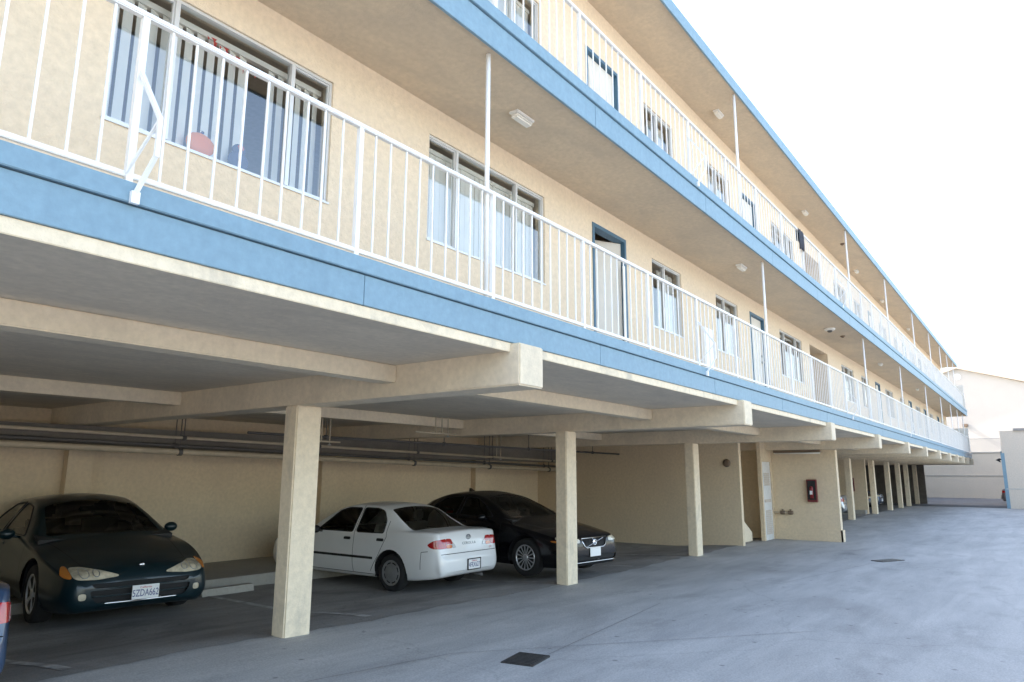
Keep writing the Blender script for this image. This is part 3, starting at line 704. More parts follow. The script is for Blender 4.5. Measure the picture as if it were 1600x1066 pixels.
m = MB(); m.box((-.05, .001, -.1), (.05, .06, .1)); m.build('bracket', 'iron', t)
m = MB(); m.tube([(0, .06, .05), (0, .25, .1), (0, .32, -.02)], [.03, .05, .14], 10); m.build('shade', 'iron', t)
m = MB(); m.box((51.5, 6.6, -.1), (51.9, 7.1, 1.05), bevel=.02); m.lathe([(.09, .0), (.09, .03)], (51.7, 6.56, .8), 'y', 12)
tag(m.build('meter_box', 'ggar'), 'pale utility box standing at the far corner of the carport', 'utility box')

# ------------------------------------------------------------------ cars
def pchip(tab):
    xs = [t[0] for t in tab]; ys = [t[1] for t in tab]; n = len(xs)
    h = [xs[i+1]-xs[i] for i in range(n-1)]; dl = [(ys[i+1]-ys[i])/h[i] for i in range(n-1)]
    d = [0.]*n
    for i in range(1, n-1):
        if dl[i-1]*dl[i] > 0:
            w1, w2 = 2*h[i]+h[i-1], h[i]+2*h[i-1]; d[i] = (w1+w2)/(w1/dl[i-1]+w2/dl[i])
    d[0] = dl[0]; d[-1] = dl[-1]
    def f(x):
        if x <= xs[0]: return ys[0]
        if x >= xs[-1]: return ys[-1]
        i = max(k for k in range(n-1) if xs[k] <= x); t = (x-xs[i])/h[i]
        return (ys[i]*(1+2*t)*(1-t)**2 + h[i]*d[i]*t*(1-t)**2 + ys[i+1]*t*t*(3-2*t) + h[i]*d[i+1]*t*t*(t-1))
    return f
def in_poly(p, poly):
    c = False; n = len(poly)
    for i in range(n):
        a, b = poly[i], poly[i-1]
        if (a[1] > p[1]) != (b[1] > p[1]) and p[0] < (b[0]-a[0])*(p[1]-a[1])/(b[1]-a[1])+a[0]: c = not c
    return c
def round_poly(poly, r=.04, n=3):
    out = []; k = len(poly)
    for i in range(k):
        p, a, b = Vector(poly[i]), Vector(poly[i-1]), Vector(poly[(i+1) % k])
        ra = min(r, (a-p).length*.45); rb = min(r, (b-p).length*.45)
        q0, q1 = p+(a-p).normalized()*ra, p+(b-p).normalized()*rb
        for j in range(n+1):
            t = j/n; out.append(tuple(q0*(1-t)**2 + p*2*t*(1-t) + q1*t*t))
    return out
def thick_line(pts, w):
    out = []
    for a, b in zip(pts, pts[1:]):
        a, b = Vector(a), Vector(b); u = (b-a).normalized(); nn = Vector((-u.y, u.x))*w/2
        out.append([tuple(a-u*w/2+nn), tuple(b+u*w/2+nn), tuple(b+u*w/2-nn), tuple(a-u*w/2-nn)])
    return out
class Car:
    """car space: d = metres back from the nose, x = -d forward positive, y left, z up; the origin is on the ground under the nose"""
    def __init__(s, P):
        s.P = P; s.L = P['L']
        s.zt, s.zs, s.zb, s.hw, s.wr, s.cr = [pchip(P[k]) for k in ('zt', 'zs', 'zb', 'hw', 'wr', 'cr')]
        s.bm = bmesh.new(); s.zone = s.bm.faces.layers.int.new('zone'); s.shell()
    def side_y(s, d, z):
        """half width of the lower body at this height"""
        zb, zs, hw = s.zb(d), s.zs(d), s.hw(d); t = max(0, min(1, (z-zb)/(zs-zb)))
        return hw - (s.P.get('tuck', .09)*((.42-t)/.42)**2 if t < .42 else s.P.get('tumble', .035)*((t-.42)/.58)**2)
    def section(s, d):
        zb, zs, hw = s.zb(d), s.zs(d), s.hw(d); pts = []
        y0 = s.side_y(d, zb)
        pts += [(0, zb+.005, 0), (y0*.5, zb+.002, 0), (y0-.03, zb, 0)]
        n = 14
        for i in range(n+1):
            z = zb + .008 + (zs-zb-.008)*i/n; pts.append((s.side_y(d, z), z, 1))
        ys = s.side_y(d, zs); wr = min(s.wr(d), ys-.012); ze = max(s.zt(d)-s.cr(d), zs+.012)
        n = 14; sh = s.P.get('shelf', .018)
        for i in range(1, n+1):
            t = i/n; y = ys + (wr-ys)*t; z = zs + (ze-zs)*t
            bul = 4*t*(1-t); y += s.P.get('bulge', .018)*bul*min(1, (ze-zs)/.3)
            if t < .12: z += 0
            pts.append((y, z, 2))
        n = 12; zt = max(s.zt(d), ze+.002)
        for i in range(1, n+1):
            t = i/n; y = wr*(1-t); z = ze + (zt-ze)*(1-(1-t)**2.2); pts.append((y, z, 3))
        return pts
    def shell(s):
        L = s.L; ds = []
        k = 9
        for i in range(k): ds.append(.30*(i/k)**1.8)
        n = int((L-.6)/.055)
        ds += [.30 + (L-.6)*i/n for i in range(n+1)]
        ds += [L - .30*((k-1-i)/k)**1.8 for i in range(k)]
        prev = None; bm = s.bm
        for d in ds:
            sec = s.section(d)
            row = [[bm.verts.new((-d, sg*y, z)) for (y, z, _) in sec] for sg in (1, -1)]
            for r in row: pass
            if prev:
                for h in (0, 1):
                    for j in range(len(sec)-1):
                        q = (prev[h][j], row[h][j], row[h][j+1], prev[h][j+1])
                        f = bm.faces.new(q if h == 0 else q[::-1]); f[s.zone] = sec[j+1][2]; f.smooth = True
            else: first = row
            prev = row
        for rw in (first, prev):     # close the two ends
            for j in range(len(rw[0])-1):
                q = (rw[0][j], rw[0][j+1], rw[1][j+1], rw[1][j])
                f = bm.faces.new(q if rw is prev else q[::-1]); f[s.zone] = 4; f.smooth = True
        bmesh.ops.remove_doubles(bm, verts=bm.verts, dist=.0008)
        bmesh.ops.recalc_face_normals(bm, faces=bm.faces)
        bm.normal_update(); bm.faces.ensure_lookup_table()
        s.tree = BVHTree.FromBMesh(bm); s.ref = [([v.co.copy() for v in f.verts], [v.normal.copy() for v in f.verts]) for f in bm.faces]
    def smooth_normals(s, me):
        """shade a cut piece with the normals of the uncut shell"""
        out = []
        for v in me.vertices:
            loc, no, idx, _ = s.tree.find_nearest(v.co)
            cs, ns = s.ref[idx]; w = poly_3d_calc(cs, loc); q = Vector((0, 0, 0))
            for a, b in zip(w, ns): q += b*a
            out.append(q.normalized())
        me.normals_split_custom_set_from_vertices(out)
    def cut(s, poly, ax, sel):
        """cut the outline poly (seen along the axis left out of ax) through the faces that sel accepts; returns the faces inside"""
        i, j = ax; lo = [min(p[k] for p in poly)-.05 for k in (0, 1)]; hi = [max(p[k] for p in poly)+.05 for k in (0, 1)]
        def near(f):
            if not sel(f): return False
            a = [v.co[i] for v in f.verts]; b = [v.co[j] for v in f.verts]
            return max(a) > lo[0] and min(a) < hi[0] and max(b) > lo[1] and min(b) < hi[1]
        for k in range(len(poly)):
            p, q = Vector(poly[k-1]), Vector(poly[k]); e = q-p
            if e.length < 1e-5: continue
            m0 = [min(p[c], q[c])-.03 for c in (0, 1)]; m1 = [max(p[c], q[c])+.03 for c in (0, 1)]
            fs = []
            for f in s.bm.faces:
                if not near(f): continue
                a = [v.co[i] for v in f.verts]; b = [v.co[j] for v in f.verts]
                if max(a) > m0[0] and min(a) < m1[0] and max(b) > m0[1] and min(b) < m1[1]: fs.append(f)
            if not fs: continue
            co = Vector((0, 0, 0)); co[i], co[j] = p; no = Vector((0, 0, 0)); no[i], no[j] = -e.y, e.x
            bmesh.ops.bisect_plane(s.bm, geom=fs + list({x for f in fs for x in f.edges}) + list({x for f in fs for x in f.verts}), plane_co=co, plane_no=no.normalized(), dist=1e-5)
        out = []
        for f in s.bm.faces:
            if near(f):
                c = f.calc_center_median()
                if in_poly((c[i], c[j]), poly): out.append(f)
        return out
    def take(s, faces, name, mat, parent, off=0., remove=True, split=None):
        """lift faces out of the shell into a mesh (or one mesh per side) of their own"""
        res = []
        groups = [faces] if not split else [[f for f in faces if f.calc_center_median().y > 0], [f for f in faces if f.calc_center_median().y <= 0]]
        for g in groups:
            if not g: continue
            nb = bmesh.new(); mp = {}
            for f in g:
                for v in f.verts:
                    if v not in mp: mp[v] = nb.verts.new(v.co + v.normal*off)
                try: nb.faces.new([mp[v] for v in f.verts]).smooth = True
                except ValueError: pass
            me = bpy.data.meshes.new(name); nb.to_mesh(me); nb.free(); me.materials.append(M[mat]); s.smooth_normals(me)
            o = bpy.data.objects.new(name, me); C.objects.link(o); o.parent = parent; res.append(o)
        if remove: bmesh.ops.delete(s.bm, geom=faces, context='FACES')
        return res
    def Z(s, *z): return lambda f: f[s.zone] in z
    def front(s, lim): return lambda f: f[s.zone] in (1, 2, 3, 4) and f.calc_center_median().x > -lim
    def rear(s, lim): return lambda f: f[s.zone] in (1, 2, 3, 4) and f.calc_center_median().x < -(s.L-lim)

def wheel(parent, x, y, r, width, style, side):
    """tyre, rim, hub: axis along y, outer face on the given side"""
    t = MB(); w = width/2
    t.lathe([(r*.66, -w*.8), (r*.72, -w), (r*.93, -w*.98), (r*.985, -w*.8), (r, -w*.5), (r, w*.5), (r*.985, w*.8), (r*.93, w*.98), (r*.72, w), (r*.66, w*.8)], (0, 0, 0), 'y', 36)
    w_ = t.build('wheel', 'tyre', parent); w_.location = (x, y, r)
    o = side
    rim = MB(); rr = r*.68
    if style == 'cap':
        rim.lathe([(rr, w*.70*o), (rr*1.0, w*.98*o), (rr*.93, w*.95*o), (rr*.80, w*.80*o), (rr*.72, w*.84*o), (rr*.45, w*.93*o), (rr*.2, w*1.0*o), (.001, w*1.02*o)], (0, 0, 0), 'y', 36)
        mat = 'hubcap'
    else:
        rim.lathe([(rr, -w*.5*o), (rr, w*.93*o), (rr*.93, w*.97*o), (rr*.90, w*.80*o), (rr*.86, w*.1*o)], (0, 0, 0), 'y', 36)
        n = 15 if style == 'many' else 5
        for k in range(n):
            a = 2*pi*k/n; sp = .022 if style == 'many' else .075
            u = Vector((cos(a), 0, sin(a))); v = Vector((-sin(a), 0, cos(a)))
            pr_ = [(.18, w*.82), (.60, w*.86), (.96, w*.90)]
            rows = []
            for q, h in pr_:
                ww = sp*(1.25 if style == 'many' else 1.0)*(.75+.45*q)
                rows.append([rim.bm.verts.new(u*rr*q + v*ww*e + Vector((0, h*o - dd*o, 0))) for e, dd in ((-.5, .03), (-.32, 0), (.32, 0), (.5, .03))])
            for a_, b_ in zip(rows, rows[1:]):
                for e in range(3): rim.bm.faces.new((a_[e], a_[e+1], b_[e+1], b_[e]))
        rim.lathe([(rr*.27, w*.5*o), (rr*.27, w*.86*o), (rr*.2, w*.92*o), (.001, w*.93*o)], (0, 0, 0), 'y', 20)
        mat = 'alloy'
    rim.build('rim', mat, w_)
    back = MB()
    if style == 'cap':
        for k in range(8):
            a = 2*pi*(k+.5)/8; c = Vector((cos(a)*rr*.76, w*.835*o, sin(a)*rr*.76)); u = Vector((cos(a), 0, sin(a))); v = Vector((-sin(a), 0, cos(a)))
            vs = [back.bm.verts.new(c + u*.028*p + v*.045*q) for p, q in ((-1, -.8), (1, -1), (1, 1), (-1, .8))]
            back.bm.faces.new(vs)
    else:
        back.lathe([(rr*.86, w*.1*o), (.001, w*.1*o)], (0, 0, 0), 'y', 28)
        back.lathe([(rr*.62, w*.15*o), (rr*.62, w*.2*o), (.001, w*.2*o)], (0, 0, 0), 'y', 24)
    back.build('rim_shadow' if 0 else 'brake_and_rim_shade', 'dark', w_, fix=False)  # near-black fill paints the shade in hubcap slots and behind spokes
    return w_
def seat(parent, x, y, mat, z=.38, wid=.48):
    m = MB(); m.box((x-.1, y-wid/2, z), (x+.42, y+wid/2, z+.16), bevel=.05)
    o = m.build('seat', mat, parent)
    m = MB(); m.prism([(x-.06, z+.10), (x-.02, z+.14), (x-.22, z+.66), (x-.30, z+.64), (x-.20, z+.1)], y-wid/2, y+wid/2); m.build('backrest', mat, o)
    if wid < .7:
        m = MB(); m.box((x-.33, y-.12, z+.68), (x-.24, y+.12, z+.86), bevel=.035); m.build('headrest', mat, o)
def make_car(P, label, cat='car'):
    t = thing(P['name'], label, cat)
    K = Car(P); L = P['L']; s = K
    zone = s.zone
    # lamps, grilles first (front and rear views), then windows, then arches
    for nm, mat, poly, which, off in P['lamps']:
        sel = K.front(P.get('lampdepth', .8)) if which == 'f' else K.rear(P.get('raildepth', .6))
        fs = []
        for sg in (1, -1):
            pl = [(sg*p[0], p[1]) for p in poly]
            if min(p[0] for p in pl)*max(p[0] for p in pl) < 0 and sg < 0: continue
            fs += K.cut(round_poly(pl, .03, 3), (1, 2), sel)
        K.take(fs, nm, mat, t, off, True, split=(min(p[0] for p in poly) >= 0))
    gl = P['glass']
    # windscreen and rear window in plan
    for nm, quad in (('windshield', P['ws']), ('rear_window', P['rw'])):
        fs = K.cut(round_poly(quad, .07, 4), (0, 1), lambda f: f[zone] == 3)
        K.take(fs, nm, gl, t, -.004)
    for poly in P['side']:
        pr_ = round_poly([(-d, z) for d, z in poly], .05, 4)
        fs = K.cut(pr_, (0, 2), lambda f: f[zone] == 2)
        K.take(fs, 'side_window', gl, t, -.004, split=True)
    # wheel arches
    ar = P['wheel_r']
    for d in P['axles']:
        c = [(-d+(ar+.065)*cos(2*pi*k/28), ar+.01+(ar+.065)*sin(2*pi*k/28)) for k in range(28)]
        fs = K.cut(c, (0, 2), lambda f: f[zone] in (0, 1) and abs(f.calc_center_median().y) > .45)
        bmesh.ops.delete(K.bm, geom=fs, context='FACES')
    # seams and mouldings share the body mesh
    for ln_ in P.get('seams', []):
        for q in thick_line([(-d, z) for d, z in ln_], .009):
            for f in K.cut(q, (0, 2), lambda f: f[zone] in (1, 2)): f.material_index = 1
    for q in P.get('mould', []):
        for f in K.cut([(-d, z) for d, z in q], (0, 2), lambda f: f[zone] == 1): f.material_index = 1
    for ln_ in P.get('topseams', []):
        for q in thick_line(ln_, .009):
            for f in K.cut(q, (0, 1), lambda f: f[zone] in (2, 3)): f.material_index = 1
    me = bpy.data.meshes.new('body'); K.bm.to_mesh(me); K.smooth_normals(me)
    for m_ in (P['paint'], 'rubber'): me.materials.append(M[m_])
    body = bpy.data.objects.new('body', me); C.objects.link(body); body.parent = t
    # window rubber
    for poly in P['side']:
        pr_ = round_poly(poly, .05, 4)
        for sg in (1, -1):
            pts = []
            for d, z in pr_:
                zs_, ys_ = K.zs(d), K.side_y(d, K.zs(d)); wr_ = min(K.wr(d), ys_-.012); ze = max(K.zt(d)-K.cr(d), zs_+.012)
                q = max(0, min(1, (z-zs_)/(ze-zs_))); y = ys_+(wr_-ys_)*q + P.get('bulge', .018)*4*q*(1-q)*min(1, (ze-zs_)/.3)
                pts.append((-d, sg*(y+.002), z))
            m = MB(); m.tube(pts+[pts[0]], P.get('rub', .010), 6, cap=False); m.build('window_trim', 'rubber', t)
    # liners, wheels
    for d in P['axles']:
        for sg in (1, -1):
            yo = K.hw(d)
            m = MB(); n = 14; rows = []
            for k in range(n+1):
                a = -0.25+ (pi+.5)*k/n; rows.append([m.bm.verts.new((-d+(ar+.07)*cos(a), sg*yy, ar+.01+(ar+.07)*sin(a))) for yy in (yo-.035, yo-.36)])
            for a_, b_ in zip(rows, rows[1:]): m.bm.faces.new((a_[0], b_[0], b_[1], a_[1]))
            m.bm.faces.new([r[1] for r in rows]); m.build('arch_liner', 'dark', t)
            wheel(t, -d, sg*(yo-.035-P.get('ww', .19)/2), ar, P.get('ww', .19), P['rim'], sg)
    # cabin
    cm = P['cabin']
    fd = P['ws'][0][0]
    x0 = P['ws_base']
    m = MB(); m.box((-x0-1.05 if 0 else -L+.9, -K.hw(2)*.88, .24), (-x0+.1, K.hw(2)*.88, .36)); m.build('cabin_floor', 'cabin_dark', t)
    m = MB(); m.prism([(-x0+.05, .45), (-x0+.05, P['belt']-.03), (-x0-.25, P['belt']+.02), (-x0-.55, P['belt']-.04), (-x0-.55, .5)], -K.hw(x0)*.86, K.hw(x0)*.86); m.build('dashboard', 'cabin_dark', t)
    m = MB()
    sx = -x0-.75; rr = .185; pts = [(sx+rr*sin(2*pi*k/20)*.35, .36+rr*cos(2*pi*k/20), P['belt']-.05+rr*sin(2*pi*k/20)*.93) for k in range(21)]
    m.tube(pts, .016, 6, cap=False); m.tube([(sx, .36, P['belt']-.05), (sx+.2, .36, P['belt']-.12)], .03, 6); m.build('steering_wheel', 'cabin_dark', t)
    for y in (.36, -.36): seat(t, -x0-1.35, y, cm, P['belt']-.52)
    seat(t, -x0-1.98, 0, cm, P['belt']-.66, 1.2)
    rwx = min(q[0] for q in P['rw'])
    m = MB(); m.box((rwx+.10, -.58, P['belt']-.06), (-x0-2.3, .58, P['belt']-.03)); m.build('rear_shelf', 'cabin_dark', t)
    m = MB(); m.box((-P['ws_top']+.02 - .12, -.11, K.zt(P['ws_top'])-.15), (-P['ws_top']+.05-.1, .11, K.zt(P['ws_top'])-.085), bevel=.015); m.build('inside_mirror', 'cabin_dark', t)
    # door mirrors
    for sg in (1, -1):
        d = P['mirror']; y = K.side_y(d, K.zs(d)); z = K.zs(d)+.06
        m = MB(); m.blob((-d, sg*(y+.125), z+.005), (.062, .095, .066)); m.bar((-d, sg*(y-.02), z-.035), (-d, sg*(y+.08), z-.02), .05, .03)
        mo = m.build('mirror', P.get('mirror_mat', P['paint']), t)
        for f in mo.data.polygons: f.use_smooth = True
    # handles
    for d, z in P['handles']:
        for sg in (1, -1):
            y = K.side_y(d, z); m = MB(); m.box((-d-.085, sg*(y-.012), z-.028), (-d+.085, sg*(y+.012), z+.028), bevel=.011); m.build('door_handle', P.get('handle_mat', 'rubber'), t)
    return t, K
def plate(parent, x, y, z, facing, txt, tilt=0., frame=False, blank=False):
    """facing +1 looks forward, -1 backward"""
    rot = Matrix.Rotation(pi/2*facing, 4, 'Z') @ Matrix.Rotation(pi/2, 4, 'X')
    m = MB(); m.box((-.006, -.153, -.076), (.006, .153, .076), bevel=.003); o = m.build('number_plate', 'plate', parent); o.location = (x, y, z); o.rotation_euler = (0, tilt, 0)
    T = lambda dz, dx: Matrix.Translation((facing*dx, 0, dz)) @ rot
    if txt: text_mesh('plate_number', txt, .108, 'plate_ink', o, T(-.014, .0075), .0005, .68)
    if not blank: text_mesh('plate_state', 'California', .034, 'plate_red', o, T(.05, .0075), .0005)
    if frame:
        m = MB()
        for a, b in (((-.006, -.166, -.09), (.012, -.153, .09)), ((-.006, .153, -.09), (.012, .166, .09)), ((-.006, -.153, .076), (.012, .153, .09)), ((-.006, -.153, -.09), (.012, .153, -.076))): m.box([p*(facing if k == 0 else 1) for k, p in enumerate(a)], [p*(facing if k == 0 else 1) for k, p in enumerate(b)])
        m.build('plate_frame', 'rubber', o)
    return o
def ring(m, c, ry, rz, r, facing, n=24):
    pts = [(c[0], c[1]+ry*cos(2*pi*k/n), c[2]+rz*sin(2*pi*k/n)) for k in range(n+1)]; m.tube(pts, r, 6, cap=False)

# --- white compact sedan, tail out
WHITE = dict(name='parked_car', L=4.42, paint='paint_white', glass='carglass', cabin='cabin_grey', rim='cap', wheel_r=.295, ww=.185, axles=(.92, 3.385), tuck=.07, tumble=.03, bulge=.02,
    zt=[(0, .52), (.03, .60), (.12, .69), (.35, .765), (.8, .845), (1.16, .905), (1.30, .985), (1.75, 1.235), (2.0, 1.335), (2.35, 1.385), (2.8, 1.372), (3.1, 1.315), (3.45, 1.125), (3.72, 1.0), (3.85, .985), (4.20, .98), (4.31, .955), (4.345, .83), (4.37, .66), (4.40, .60), (4.42, .54)],
    cr=[(0, .01), (.3, .03), (1.1, .05), (1.3, .05), (2., .045), (3., .045), (3.7, .035), (4.2, .03), (4.42, .01)],
    zs=[(0, .49), (.03, .55), (.12, .62), (.5, .72), (1.1, .825), (2., .865), (3.3, .92), (3.7, .952), (4.05, .953), (4.28, .915), (4.33, .79), (4.37, .63), (4.40, .57), (4.42, .52)],
    zb=[(0, .34), (.1, .22), (.6, .19), (3.7, .2), (4.2, .25), (4.36, .29), (4.42, .36)],
    hw=[(0, .50), (.03, .60), (.1, .70), (.25, .78), (.6, .83), (1.2, .846), (3.4, .846), (3.9, .83), (4.15, .80), (4.28, .765), (4.345, .735), (4.355, .745), (4.38, .72), (4.41, .67), (4.42, .60)],
    wr=[(0, .42), (.1, .58), (.5, .70), (1.2, .74), (1.35, .73), (1.9, .61), (2.3, .575), (2.9, .585), (3.2, .605), (3.72, .715), (3.9, .735), (4.25, .72), (4.33, .68), (4.42, .5)],
    ws_base=1.22, ws_top=1.95, belt=.9, mirror=1.62, mirror_mat='rubber',
    ws=[(-1.24, .60), (-1.22, 0.), (-1.24, -.60), (-1.90, -.525), (-1.93, 0), (-1.90, .525)], rw=[(-3.10, .545), (-3.08, 0), (-3.10, -.545), (-3.77, -.66), (-3.80, 0), (-3.77, .66)],
    side=[[(1.52, .905), (2.44, .905), (2.46, 1.295), (2.12, 1.29), (1.92, 1.235)], [(2.53, .905), (3.20, .915), (3.17, 1.10), (3.02, 1.255), (2.86, 1.295), (2.53, 1.30)]],
    seams=[[(1.38, .26), (1.36, .86)], [(2.49, .26), (2.485, .88), (2.50, 1.33)], [(2.92, .30), (3.10, .55), (3.27, .86), (3.24, 1.1)], [(1.42, .245), (3.0, .245)], [(4.03, .40), (4.05, .66), (4.17, .675)]],
    mould=[[(1.0+.28, .485), (2.98, .485), (2.98, .525), (1.28, .525)]],
    topseams=[[(-3.86, .62), (-3.86, -.62)], [(-3.86, .64), (-4.26, .62)], [(-3.86, -.64), (-4.26, -.62)]],
    lamps=[('headlight', 'lens_clear', [(.36, .56), (.66, .58), (.76, .66), (.55, .68), (.36, .65)], 'f', .004), ('grille', 'dark', [(-.28, .55), (.28, .55), (.30, .63), (-.30, .63)], 'f', -.012),
           ('tail_light', 'lens_red', [(.56, .715), (.775, .715), (.793, .775), (.75, .85), (.56, .865)], 'r', .006), ('turn_light', 'lens_orange', [(.56, .715), (.56, .77), (.43, .77), (.43, .715)], 'r', .006), ('brake_light', 'lens_red', [(.56, .775), (.56, .865), (.44, .86), (.40, .775)], 'r', .006), ('reverse_light', 'lens_grey', [(.425, .715), (.425, .82), (.36, .77), (.33, .715)], 'r', .006),
           ('bumper_gap', 'dark', [(-.70, .625), (.70, .625), (.70, .635), (-.70, .635)], 'r', -.01)],
    handles=((2.32, .79), (3.13, .80)))
car, K = make_car(WHITE, 'white compact sedan with red tail lights parked nose in behind the nearest column')
def tail_x(K, y, z):
    loc = K.tree.ray_cast(Vector((-K.L-2, y, z)), Vector((1, 0, 0)))[0]
    return loc.x if loc else -K.L
ex = tail_x(K, 0, .865)-.006
m = MB(); ring(m, (ex, 0, .865), .055, .038, .006, -1); ring(m, (ex-.002, 0, .865), .019, .036, .005, -1); ring(m, (ex-.001, 0, .878), .038, .017, .005, -1); m.build('emblem', 'badge', car)
R90 = Matrix.Rotation(-pi/2, 4, 'Z') @ Matrix.Rotation(pi/2, 4, 'X')
for i, ch in enumerate('COROLLA'):
    yy = .15-.05*i; x1_, x2_ = tail_x(K, yy, .74), tail_x(K, yy, .80)
    text_mesh('badge_letter', ch, .06, 'badge', car, Matrix.Translation(((x1_+x2_)/2-.004, yy, .77)) @ Matrix.Rotation(-math.atan2(x2_-x1_, .06) if 0 else math.atan2(x2_-x1_, .06), 4, 'Y') @ R90, .0015, 1.1)
for i, ch in enumerate('CE'): text_mesh('badge_letter', ch, .045, 'plate_red', car, Matrix.Translation((tail_x(K, -.53-.04*i, .672)-.004, -.53-.04*i, .672)) @ R90, .0015)
plate(car, -4.432, -.05, .44, -1, '4FRX627', frame=True)
m = MB(); m.tube([(-4.36, -.35, .235), (-4.1, -.35, .235)], .025, 10); m.build('exhaust_pipe', 'pipe_dark', car)
m = MB(); m.box((-4.40, -.25, .335), (-4.425, .25, .352)); m.bm.free()
th = radians(90.6)
def put(car, X, Y, th, s): car.location = (X, Y, gz(X, Y)+.006); car.rotation_euler = (0, 0, th); car.scale = (s, s, s)
put(car, 8.83 + .958*4.42*cos(th), 7.36 + .958*4.42*sin(th), th, .958)
white_car = car

# --- dark green sedan, nose out
GREEN = dict(name='parked_car', L=5.15, paint='paint_green', glass='carglass_dark', cabin='cabin_dark', rim='five', wheel_r=.325, ww=.21, axles=(1.02, 3.89), tuck=.10, tumble=.045, bulge=.03,
    zt=[(0, .50), (.02, .56), (.08, .63), (.25, .70), (.6, .785), (1.1, .88), (1.32, .925), (1.45, .97), (1.95, 1.20), (2.35, 1.345), (2.8, 1.415), (3.2, 1.40), (3.7, 1.28), (4.2, 1.07), (4.45, 1.02), (4.95, .98), (5.07, .85), (5.12, .65), (5.15, .52)],
    cr=[(0, .02), (.3, .07), (1.1, .09), (1.4, .07), (2.2, .07), (3.2, .06), (4.2, .05), (5.15, .01)],
    zs=[(0, .46), (.02, .49), (.08, .545), (.25, .60), (.6, .70), (1.2, .82), (2., .885), (3.5, .93), (4.6, .93), (5.0, .85), (5.1, .6), (5.15, .5)],
    zb=[(0, .25), (.1, .19), (.5, .17), (4.4, .2), (5.0, .28), (5.15, .36)],
    hw=[(0, .64), (.02, .72), (.06, .77), (.15, .825), (.4, .89), (.9, .945), (1.6, .95), (3.8, .95), (4.6, .91), (5.0, .8), (5.15, .62)],
    wr=[(0, .50), (.08, .62), (.4, .70), (1.2, .78), (1.45, .77), (2.2, .64), (2.7, .60), (3.3, .59), (4.2, .64), (4.6, .7), (5.15, .5)],
    ws_base=1.38, ws_top=2.30, belt=.93, mirror=1.95,
    ws=[(-1.47, .70), (-1.36, 0.), (-1.47, -.70), (-2.25, -.575), (-2.32, 0), (-2.25, .575)], rw=[(-3.45, .50), (-3.43, 0), (-3.45, -.50), (-4.15, -.55), (-4.2, 0), (-4.15, .55)],
    side=[[(1.78, .93), (2.72, .94), (2.74, 1.30), (2.42, 1.255), (2.15, 1.13)], [(2.82, .94), (3.62, .96), (3.55, 1.16), (3.3, 1.27), (2.82, 1.31)]],
    seams=[[(1.55, .26), (1.53, .87)], [(2.77, .26), (2.77, .93)], [(3.5, .5), (3.7, .94)]], mould=[],
    topseams=[[(-.34, .60), (-1.36, .72)], [(-.34, -.60), (-1.36, -.72)], [(-.34, .6), (-.16, .3), (-.14, 0), (-.16, -.3), (-.34, -.6)]],
    lampdepth=.95,
    lamps=[('headlight', 'lens_clear', [(.27, .555), (.50, .535), (.68, .54), (.735, .565), (.735, .65), (.62, .66), (.44, .625), (.27, .572)], 'f', .004),
           ('turn_light', 'lens_amber', [(.737, .55), (.80, .56), (.83, .60), (.79, .66), (.737, .668)], 'f', .004),
           ('grille', 'dark', [(-.52, .445), (.52, .445), (.56, .495), (-.56, .495)], 'f', -.02), ('intake', 'dark', [(-.50, .29), (.50, .29), (.56, .385), (.56, .42), (-.56, .42), (-.56, .385)], 'f', -.03),
           ('fog_light', 'lens_clear', [(.60, .33), (.68, .33), (.68, .40), (.60, .40)], 'f', -.004),
           ('tail_light', 'lens_red', [(.40, .74), (.78, .74), (.80, .84), (.40, .86)], 'r', .004)],
    handles=((2.62, .80), (3.5, .83)), handle_mat='paint_green')
car, K = make_car(GREEN, 'dark green rounded sedan parked nose out with amber-cornered headlights')
m = MB(); m.blob((-.09, 0, .655), (.012, .035, .02)); m.build('emblem', 'chrome', car)
for sg in (1, -1):
    for yy, r_ in ((.62, .046), (.50, .034)):
        pts = []
        for k in range(21):
            y, z = sg*(yy+r_*cos(2*pi*k/20)), .603+r_*sin(2*pi*k/20); loc = K.tree.ray_cast(Vector((2, y, z)), Vector((-1, 0, 0)))[0]; pts.append((loc.x+.005, y, z))
        m = MB(); m.tube(pts, .005, 6, cap=False); m.build('lamp_ring', 'badge', car)
for z in (.44, .355):
    m = MB(); n = 20; m.tube([(-.0-.05*abs(y/.55)**2.2+.012, y, z) for y in fr(-.55, .55, n)], .010, 6); m.build('grille_bar', 'paint_green', car)
m = MB(); m.tube([(-.0-.06*abs(y/.6)**2.2+.014, y, .278) for y in fr(-.58, .58, 20)], .012, 6); m.build('bumper_strip', 'chrome', car)
plate(car, .025, .03, .365, 1, '5ZDA662')
put(car, 4.31, 8.56, radians(-96.7), .969); car.scale.z = 1.01

